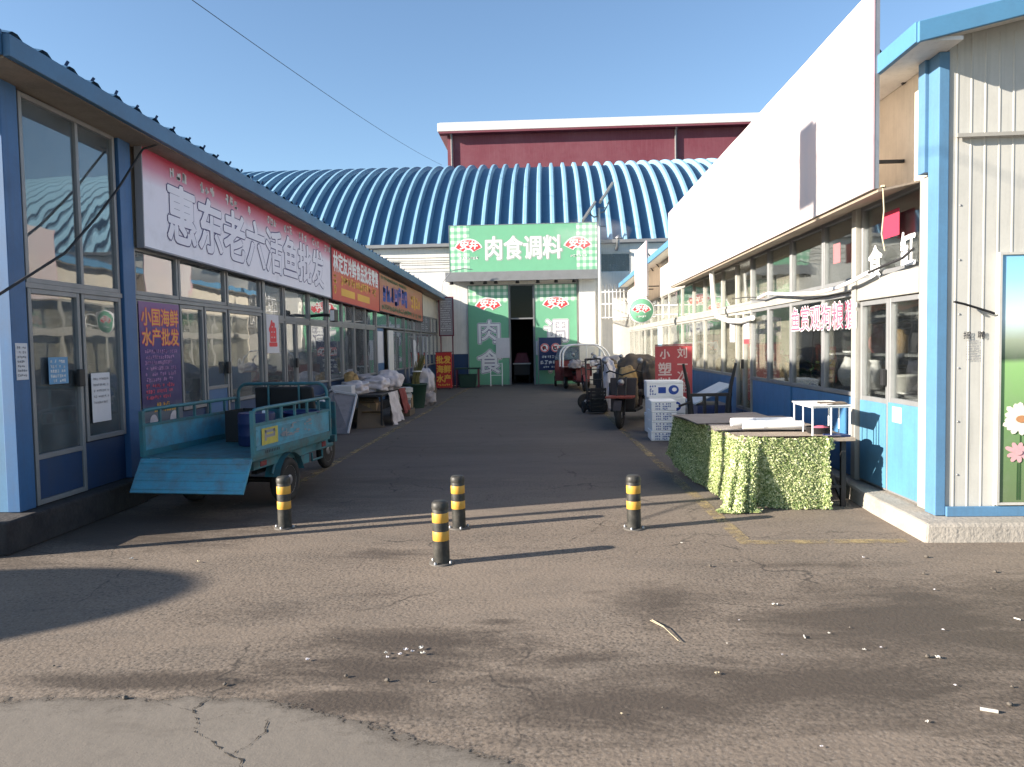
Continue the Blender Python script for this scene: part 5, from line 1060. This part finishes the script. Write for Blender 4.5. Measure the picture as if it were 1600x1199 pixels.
# foam boxes
def foam(label, loc, sx, sy, sz, rz, blue, seed):
    t = thing('foam_box', label, 'foam box', loc, rz, 'white foam boxes by the green table')
    MB().box(-sx / 2, -sy / 2, 0, sx / 2, sy / 2, sz * .80).build('shell', m_whiteclean, t, .012); MB().box(-sx / 2 - .004, -sy / 2 - .004, sz * .802, sx / 2 + .004, sy / 2 + .004, sz).build('lid', m_whiteclean, t, .012)
    y = -sy / 2 - .003
    if blue:
        b = MB(); b.flat = True; r_ = .24 * sz
        b.add([(sx * .24 + r_ * 1.3 * math.cos(a), y, sz * .45 + r_ * 1.2 * math.sin(a)) for a in (2 * math.pi * k / 20 for k in range(20))], [tuple(range(20))]); b.quad((-sx * .18, y, sz * .25), (sx * .03, y, sz * .25), (sx * .03, y, sz * .62), (-sx * .18, y, sz * .62)); b.build('print', m_printblue, t)
        b = MB(); b.flat = True; b.add([(sx * .26 + r_ * .6 * math.cos(a), y - .0015, sz * .47 + r_ * .5 * math.sin(a)) for a in (2 * math.pi * k / 16 for k in range(16))], [tuple(range(16))]); b.build('print', m_printwhite, t)
        scrib_lines([(-sx * .42, -sx * .22, sz * (.2 + .16 * i), sz * .13) for i in range(4)], m_printblue, t, y)
    else: scrib_lines([(-sx * .34, sx * .34, sz * (.2 + .25 * i), sz * .17) for i in range(3)], m_printblue, t, y)
for i, l in enumerate(('bottom', 'second', 'third', 'top')):
    foam(f'{l} white foam box of the narrow front stack of four by the green table', (1.93 + .006 * (i % 2), 13.1, .002 + .17 * i), .42, .55, .168, R(1.5 * (i % 3 - 1)), False, i)
foam('bottom large white foam box behind the narrow stack', (2.14, 14.15, .002), .66, .50, .36, R(3), False, 11)
foam('middle large white foam box with a blue print behind the narrow stack', (2.15, 14.15, .364), .66, .50, .30, R(1), True, 12)
foam('top large white foam box with a round blue emblem behind the narrow stack', (2.12, 14.15, .666), .66, .50, .30, R(-2), True, 13)
t = thing('upturned_bench', 'upturned black bench with splayed legs standing behind the green table', 'bench', (2.55, 12.1, 0), R(4))
MB().box(-.36, -.12, .42, .36, .30, .47).build('seat', m_black, t, .006)
for a in (-.30, -.08, .12, .30): MB().bar((a * .9, .05, .471), (a, .05, .80), .045, .045).build('slat', m_black, t)
MB().bar((-.34, .05, .82), (.36, .05, .82), .05, .05).build('rail', m_black, t)
for sx in (-1, 1): MB().tube([(sx * .30, .05, .0), (sx * .31, .05, .55), (sx * .34, .04, .95), (sx * .42, .02, 1.32)], [.035, .035, .032, .022], 8).build('leg', m_black, t)
MB().bar((-.30, .0, .72), (-.52, -.1, .66), .03, .03).build('hook', m_black, t)
t = thing('chest', 'blue chest with a slanting pale lid against the sunlit shop wall', 'chest', (2.78, 13.0, 0)); MB().box(-.34, -.45, .05, .22, .45, .62).build('shell', m_drum, t, .02); MB().hexa([(-.38, -.47, .63), (.22, -.47, .93), (.22, .47, .93), (-.38, .47, .63)], [(-.38, -.47, .66), (.22, -.47, .96), (.22, .47, .96), (-.38, .47, .66)]).build('lid', mat('pale blue lid', (.35, .42, .50), .5), t, .006)
MB().box(-.32, -.43, 0, .20, .43, .049).build('foot', m_black, t)

# table with artificial leaf cloth -----------------------------------------------
t = thing('stall_table', 'long low trestle table draped in artificial leaf matting by the blue shop doors', 'table', (2.30, 9.2, 0))
MB().hexa([(-.40, -1.72, .665), (.68, -1.72, .665), (.68, .60, .665), (-.68, .60, .665)], [(-.40, -1.72, .70), (.68, -1.72, .70), (.68, .60, .70), (-.68, .60, .70)]).build('table_top', m_wood, t, .004)
for sx, sy in ((-.33, -1.62), (.58, -1.62), (-.55, .5), (.58, .5)):
    MB().box(sx, sy, 0, sx + .045, sy + .045, .664).build('leg', m_black, t)
f = MB(); f.bar((.60, -1.58, .06), (.60, -.75, .62), .03, .03).bar((-.30, -1.6, .2), (.6, -1.6, .2), .025, .025); f.build('brace', m_black, t)
MB().box(.30, -1.15, 0.0, .64, -.4, .60).build('under_box', m_black, t, .01)
C_ = thing('leaf_cloth', 'light green artificial leaf matting hanging over the table edge to the ground', 'cloth', (2.30, 9.2, 0))
r_ = random.Random(11)
def leaf_panel(fn, nu, nv, nleaf, name):
    mb = MB(); mb.flat = True; mb.sheet(fn, nu, nv)
    for i in range(nleaf):
        u, v = r_.random(), r_.random(); p = Vector(fn(u, v)); e = 1e-3
        du = (Vector(fn(min(1, u + e), v)) - Vector(fn(max(0, u - e), v))).normalized(); dv = (Vector(fn(u, min(1, v + e))) - Vector(fn(u, max(0, v - e)))).normalized()
        nn = du.cross(dv).normalized() * (-1 if name == 'front_drop' else 1)
        if nn.y > 0.3 or nn.x > .6: nn = -nn
        s_ = r_.uniform(.010, .024); a = r_.uniform(0, 6.28); ax = (du * math.cos(a) + dv * math.sin(a)); bx = (-du * math.sin(a) + dv * math.cos(a))
        lift = nn * r_.uniform(.002, .010); tip = nn * r_.uniform(-.004, .018)
        mb.add([p + lift - bx * s_ * .1, p + lift + ax * s_ * .5 + bx * s_ * .5, p + lift + tip + bx * s_ * 1.1, p + lift - ax * s_ * .5 + bx * s_ * .5], [(0, 1, 2, 3)])
    return mb.build(name, m_leafcloth, C_)
z1 = .708
leaf_panel(lambda u, v: (-.70 + .30 * u - .07 * v * v + .02 * math.sin(u * 13 + 2 * math.sin(u * 5)) * v + .02 * noise.noise(Vector((u * 9, v * 3, 1))), (.60 - 2.22 * u) + .25 * v * (1 - u), z1 - .01 * math.sin(u * 8) - (z1 - .02 - .17 * max(0, 1 - u * 2.2)) * v), 60, 14, 7500, 'side_drop')
leaf_panel(lambda u, v: (-.44 + .18 * u - .20 * (1 - .75 * u) * v + .012 * math.sin(u * 15) * v, -1.76 + .10 * (1 - u) * (1 - v) - (.05 + .10 * math.sin(math.pi * u)) * v - .03 * math.sin(u * 17) * v, z1 + .004 - (z1 - .012) * v), 24, 16, 3000, 'corner_drop')
leaf_panel(lambda u, v: (-.29 + .69 * u + .04 * v * (1 - u) + .02 * v * u, -1.765 + .10 * v * (1 - u) + .014 * math.sin(u * 11 + 2 * math.sin(u * 6)) * (0.2 + v) - .01 * v, z1 - (z1 - .015) * v + .006 * math.sin(u * 9)), 50, 18, 8000, 'front_drop')
leaf_panel(lambda u, v: (.33 + .12 * u, -1.77 - .01 * v + .02 * math.sin(u * 8), z1 + .01 - .10 * v - .02 * u), 6, 4, 120, 'front_fold')
leaf_panel(lambda u, v: (-.70 + .42 * u, -1.80 + .04 * u - .14 * v + .02 * math.sin(u * 12), .012 + .035 * math.sin(math.pi * v) * (0.5 + .5 * math.sin(u * 9))), 14, 6, 320, 'ground_fold')
# things on the table
def plank(label, c, sx, sy, th, rz, m, tilt=0.0, seed=0, name='board'):
    o = MB().sheet(lambda u, v: (sx * (u - .5), sy * (v - .5), th + .018 * math.sin(u * 3.1 + seed) * math.sin(v * 3.3) + .004 * noise.noise(Vector((u * 5, v * 5, seed)))), 14, 14).sheet(lambda u, v: (sx * (u - .5), sy * (.5 - v), .018 * math.sin(u * 3.1 + seed) * math.sin((1 - v) * 3.3)), 14, 14).build(name, m)
    o.location = c; o.rotation_euler = (0, tilt, rz); return tag(o, label, 'board')
m_board = mat('grey plywood', (.30, .265, .23), .85, dirt=.6, dscale=2.0, bmp=.15)
plank('wide weathered plywood sheet lying over the back of the leaf draped table', (2.16, 9.22, .728), 1.14, 1.15, .012, R(7), m_board, 0, 1)
plank('second weathered plywood sheet slanting across the middle of the leaf draped table', (2.30, 8.52, .706), 1.04, .95, .012, R(-4), m_board, 0, 2)
plank('narrow pale board along the front edge of the leaf draped table', (2.36, 7.68, .705), .98, .36, .014, R(-2), m_wood, 0, 3)
for i, (l, c, rz, L_) in enumerate((('white rolled sheet nearest the front on the leaf draped table', (2.34, 8.02, .775), R(-4), .62), ('white rolled sheet behind the front roll on the leaf draped table', (2.28, 8.22, .79), R(3), .66))):
    t = thing('paper_roll', l, 'roll', c, rz, 'white rolls on the green table'); MB().lathe([(.042, -L_ / 2), (.046, -L_ / 2 + .01), (.045, 0), (.046, L_ / 2 - .01), (.042, L_ / 2)], (0, 0, 0), 'X', 16).build('roll', m_whiteclean, t); MB().lathe([(.047, -.10), (.0475, -.07)], (0, 0, 0), 'X', 16).build('tie', m_lilac, t)
t = thing('wire_stand', 'small white wire stand with a thin top on the leaf draped table', 'stand', (2.78, 7.86, .702))
for a in (-.18, .18):
    for b in (-.28, .28): MB().tube([(a, b, 0), (a, b, .30)], .009, 6).build('leg', m_whiteclean, t)
f = MB()
for z in (.29,): f.tube([(-.18, -.28, z), (.18, -.28, z), (.18, .28, z), (-.18, .28, z)], .009, 6, True)
f.tube([(-.18, 0, .0), (-.18, 0, .29)], .008, 6).tube([(.0, -.28, .0), (0, -.28, .29)], .008, 6).tube([(.18, .0, .0), (.18, 0, .29)], .008, 6); f.build('frame', m_whiteclean, t)
MB().box(-.20, -.30, .301, .20, .30, .312).build('top', m_white, t)
plank('thin dark board lying on top of the white wire stand', (2.84, 7.72, 1.016), .20, .26, .008, R(6), m_brown, 0, 4)
t = thing('tray', 'dark grey pan with a pink cloth on the right end of the leaf draped table', 'tray', (2.74, 7.80, .702)); MB().lathe([(.11, 0), (.135, .07), (.14, .075), (.13, .075), (.105, .01), (.001, .01)], n=18).build('shell', m_black, t); MB().blob((.02, .02, .055), .07, .06, .03, .4, 3, 8).build('cloth', mat('pink cloth', (.45, .10, .16), .9), t)
t = thing('notebook', 'dark flat folder on the right end of the leaf draped table', 'folder', (2.84, 7.60, .7025), R(12)); MB().box(-.10, -.08, 0, .10, .08, .018).build('cover', m_drum, t)

# round hanging sign -------------------------------------------------------------
t = thing('round_sign', 'round green hanging sign with a red fan emblem on a white bracket', 'sign', (2.38, 19.5, 2.50))
MB().lathe([(.001, -.035), (.295, -.035), (.305, -.02), (.305, .02), (.295, .035), (.001, .035)], (0, 0, 0), 'Y', 32).build('disc', m_green, t)
MB().lathe([(.300, -.040), (.325, -.03), (.325, .03), (.300, .04)], (0, 0, 0), 'Y', 32, cap=False).build('rim', m_whiteclean, t)
fan_logo(t, 0, .05, .25, -.038); scrib_lines([(-.14, .15, -.15, .05)], m_printwhite, t, -.039)
f = MB(); f.tube([(.32, 0, .12), (.92, 0, .12)], .018, 6).tube([(.30, 0, -.12), (.92, 0, -.12)], .018, 6).tube([(.55, 0, .12), (.55, 0, -.2)], .016, 6).tube([(.7, 0, .2), (.7, 0, -.2)], .016, 6); f.build('bracket', m_whiteclean, t)

# goods behind the sunlit glass ----------------------------------------------------
t = thing('display_shelf', 'grey display shelf of ornaments behind the blue shop doors', 'shelf', (3.64, 8.25, .16))
for z in (.45, .92, 1.32, 1.72): MB().box(-.2, -1.05, z, .25, 1.05, z + .025).build('shelf', m_alu, t)
for y in (-1.08, 1.051): MB().box(-.2, y, 0, .25, y + .028, 2.0).build('side_panel', m_alu, t)
MB().box(.255, -1.08, 0, .27, 1.08, 2.0).build('back_panel', m_dark, t)
def ornament(label, y, z, prof, m, x=3.60, cat='ornament', name='vase'):
    o = MB().lathe([(a_ * 1.15, b_ * 1.15) for a_, b_ in prof], n=16).build(name, m); o.location = (x, y, .16 + z + .026); return tag(o, label, cat, 'ornaments in the pet shop')
vase = [(.05, 0), (.085, .05), (.09, .12), (.05, .20), (.04, .25), (.06, .28), (.03, .27), (.001, .1)]
bowl = [(.05, 0), (.07, .02), (.15, .14), (.16, .16), (.14, .15), (.001, .05)]
jar = [(.08, 0), (.09, .02), (.09, .16), (.06, .18), (.06, .21), (.001, .22)]
ornament('pale bowl on the top shelf behind the left blue door leaf', 8.75, 1.72, bowl, m_white, name='bowl'); ornament('brass coloured figurine stand behind the left blue door leaf', 8.72, 1.32, vase, m_tan); ornament('small reddish vase beside the brass one', 8.45, 1.32, vase, m_orange)
ornament('white jar on the second shelf behind the left blue door leaf', 8.82, .92, jar, m_white, name='jar'); ornament('white vase on the second shelf behind the left blue door leaf', 8.52, .92, vase, m_whiteclean); ornament('pale bowl behind the right blue door leaf', 7.9, .92, bowl, m_white, name='bowl')
ornament('tan jar on the upper shelf behind the right blue door leaf', 8.0, 1.32, jar, m_tan, name='jar'); ornament('white bowl on the upper shelf behind the right blue door leaf', 7.8, 1.72, bowl, m_white, name='bowl'); ornament('large white vase low behind the right blue door leaf', 7.75, .45, [(a * 1.5, b * 1.5) for a, b in vase], m_whiteclean); ornament('grey jar low behind the left blue door leaf', 8.6, .45, jar, m_galv, name='jar')
t = thing('side_cabinet', 'dark cabinet with a white shelf behind the red window lettering', 'cabinet', (4.25, 10.7, .16)); f = MB(); f.box(-.2, -.75, 0, .3, .75, .75); f.build('body', m_dark, t, .01); MB().box(-.22, -.6, 1.28, .2, .7, 1.31).build('shelf', m_white, t); MB().box(.21, -.75, .751, .29, .75, 1.9).build('back_panel', m_black, t)
ornament('tall white vase at the far end of the shelf behind the red lettering', 9.12, .92, [(a * 1.3, b * 1.3) for a, b in vase], m_whiteclean, 3.56)
def plant(label, x, y, z, h, n, seed):
    t = thing('potted_plant', label, 'plant', (x, y, z), 0, 'plants behind the sunlit glass'); MB().lathe([(.08, 0), (.11, .17), (.12, .18), (.10, .18), (.001, .15)], n=14).build('pot', m_brown, t)
    mb = MB(); mb.flat = True; q = random.Random(seed)
    for i in range(n):
        a = q.uniform(0, 6.28); L_ = h * q.uniform(.5, 1); o = Vector((math.cos(a) * .3 * h * q.random(), math.sin(a) * .45 * h * q.random(), .18 + h * q.random() * .8)); d = Vector((math.cos(a), math.sin(a), q.uniform(-.3, .8))).normalized() * .14; s_ = d.cross(Vector((0, 0, 1))).normalized() * .035
        mb.add([o, o + d * .5 + s_, o + d, o + d * .5 - s_], [(0, 1, 2, 3)])
    mb.build('foliage', m_leafdark, t); MB().tube([(0, 0, .15), (.01, 0, .15 + h * .8)], .008, 5).build('stem', m_olive, t)
plant('leafy dark plant low behind the glass under the red lettering', 3.70, 10.45, .72, .55, 110, 1); plant('leafy dark plant behind the glass next to the side partition', 3.75, 11.1, .72, .42, 80, 2); plant('spreading plant on the cabinet behind the glass', 4.2, 10.4, .915, .45, 90, 3)
t = thing('window_bench', 'low dark bench for plants behind the sunlit glass', 'bench', (3.75, 11.0, .16)); MB().box(-.25, -1.6, .52, .25, .4, .56).build('seat', m_dark, t)
for a in (-1.5, -.6, .3): MB().box(-.2, a, 0, .2, a + .05, .519).build('leg', m_dark, t)

# off frame casters whose shadows fall into the picture --------------------------------
t = thing('pole_shadow_caster', 'unseen tall steel pole with a flat box whose thin shadow crosses the alley mouth', 'pole', (-5.02, 5.72, 0))
MB().tube([(0, 0, 0), (0, 0, 6.9)], .055, 10).build('pole', m_galv, t); MB().box(-.05, .06, 6.05, .05, .50, 6.95).build('junction_box', m_galv, t, .02)
MB().lathe([(.16, 0), (.16, .02), (.06, .04)], n=12).build('base_plate', m_galv, t)
t = thing('tank_shadow_caster', 'unseen round steel tank on legs, added to cast a shadow on the road', 'tank', (-12.7, 1.73, 0))  # made-up sphere, out of view, only there to cast the rounded shadow
MB().lathe([(1.05 * math.cos(R(a)), 2.65 + 1.05 * math.sin(R(a))) for a in range(-88, 90, 8)], n=32).build('shell', m_galv, t)
for k in range(4): a = R(45 + 90 * k); MB().tube([(.8 * math.cos(a), .8 * math.sin(a), 0), (.7 * math.cos(a), .7 * math.sin(a), 1.95)], .05, 8).build('leg', m_galv, t)

# litter -------------------------------------------------------------------------------
G_ = 'scraps of litter on the road'; m_stone = mat('road stone', (.11, .095, .08), .95, dirt=.5, dscale=30); m_scrap = mat('dull paper', (.48, .46, .42), .8, dirt=.5, dscale=30)
def litter(label, x, y, kind, s_=1.0, rz=0.0):
    q = random.Random(int(x * 100) + int(y * 1000))
    if kind == 'butt': mb = MB().tube([(-.025 * s_, 0, .006), (.02 * s_, .004 * s_, .006)], .0055 * s_, 8); o = mb.build('litter_scrap', m_scrap)
    elif kind == 'paper': mb = MB().sheet(lambda u, v: ((u - .5) * .05 * s_ * (1 + .5 * noise.noise(Vector((v * 2, x, 1)))), (v - .5) * .035 * s_ * (1 + .6 * noise.noise(Vector((u * 2, y, 4)))), .006 + .02 * s_ * (noise.noise(Vector((u * 3, v * 3, x))) + .5)), 7, 6, False); o = mb.build('litter_scrap', (m_scrap, m_bagwhite, m_stick)[int(x * 37 + y * 91) % 3])
    elif kind == 'stone': mb = MB().blob((0, 0, .01 * s_), .016 * s_, .014 * s_, .012 * s_, .5, 2, 6, int(x * 9)); o = mb.build('pebble', m_stone)
    else: mb = MB().tube([(0, 0, .008), (.05, -.12, .014), (.11, -.33, .008)], .0022, 6).tube([(-.012, -.01, .008), (.05, -.14, .016), (.10, -.33, .012)], .0018, 5); o = mb.build('straw', m_stick)
    o.location = (x, y, .002); o.rotation_euler = (0, 0, rz); return tag(o, label, 'litter', G_ if kind != 'straw' else None)
litter('long dry straw lying on the road in front of the bollards', .59, 4.45, 'straw')
LS = 'small pale scrap of litter lying on the stained road'
for i, (x, y, k, s_) in enumerate([(1.39, 4.72, 'paper', 1.0), (1.40, 4.2, 'butt', 1.3), (1.65, 4.02, 'paper', .5), (.81, 3.72, 'paper', .7), (2.71, 4.47, 'butt', 1.3), (1.08, 3.04, 'paper', .4), (1.98, 3.92, 'paper', .8),
                                   (1.07, 6.2, 'paper', .6), (-3.35, 5.79, 'paper', .9), (-2.76, 5.7, 'paper', .8), (-1.3, 3.87, 'paper', .7), (1.55, 4.25, 'paper', .4), (1.75, 4.05, 'paper', .4), (1.2, 3.95, 'paper', .4),
                                   (2.2, 4.3, 'paper', .5), (2.5, 5.0, 'paper', .5), (1.9, 3.6, 'paper', .4), (1.1, 4.45, 'paper', .35), (2.35, 5.75, 'paper', .8), (.3, 3.3, 'paper', .4), (1.6, 3.25, 'paper', .5), (.95, 4.1, 'paper', .3)]):
    litter(LS, x, y, k, s_ * .62, i * 1.3)
o = litter('bright white cigarette end, the largest scrap near the lower right corner', 1.92, 3.35, 'butt', 1.5, -.5); o['group'] = G_
for i, (x, y) in enumerate([(-.76, 3.98), (-.82, 3.94), (-.70, 3.95), (-.88, 3.9), (-.80, 4.0), (-.72, 4.02), (-.9, 3.96)]): litter('pale crumb of broken paving in the scatter on the dark stain', x, y, 'paper', .38 + .1 * (i % 3), i)['group'] = 'pale crumbs on the dark stain'
for i in range(26):
    x, y = rnd.uniform(-2.8, 3.2), rnd.uniform(3.0, 5.8); litter('little grey pebble lying loose on the road', x, y, 'stone', rnd.uniform(.35, .9), i)['group'] = 'loose pebbles on the road'
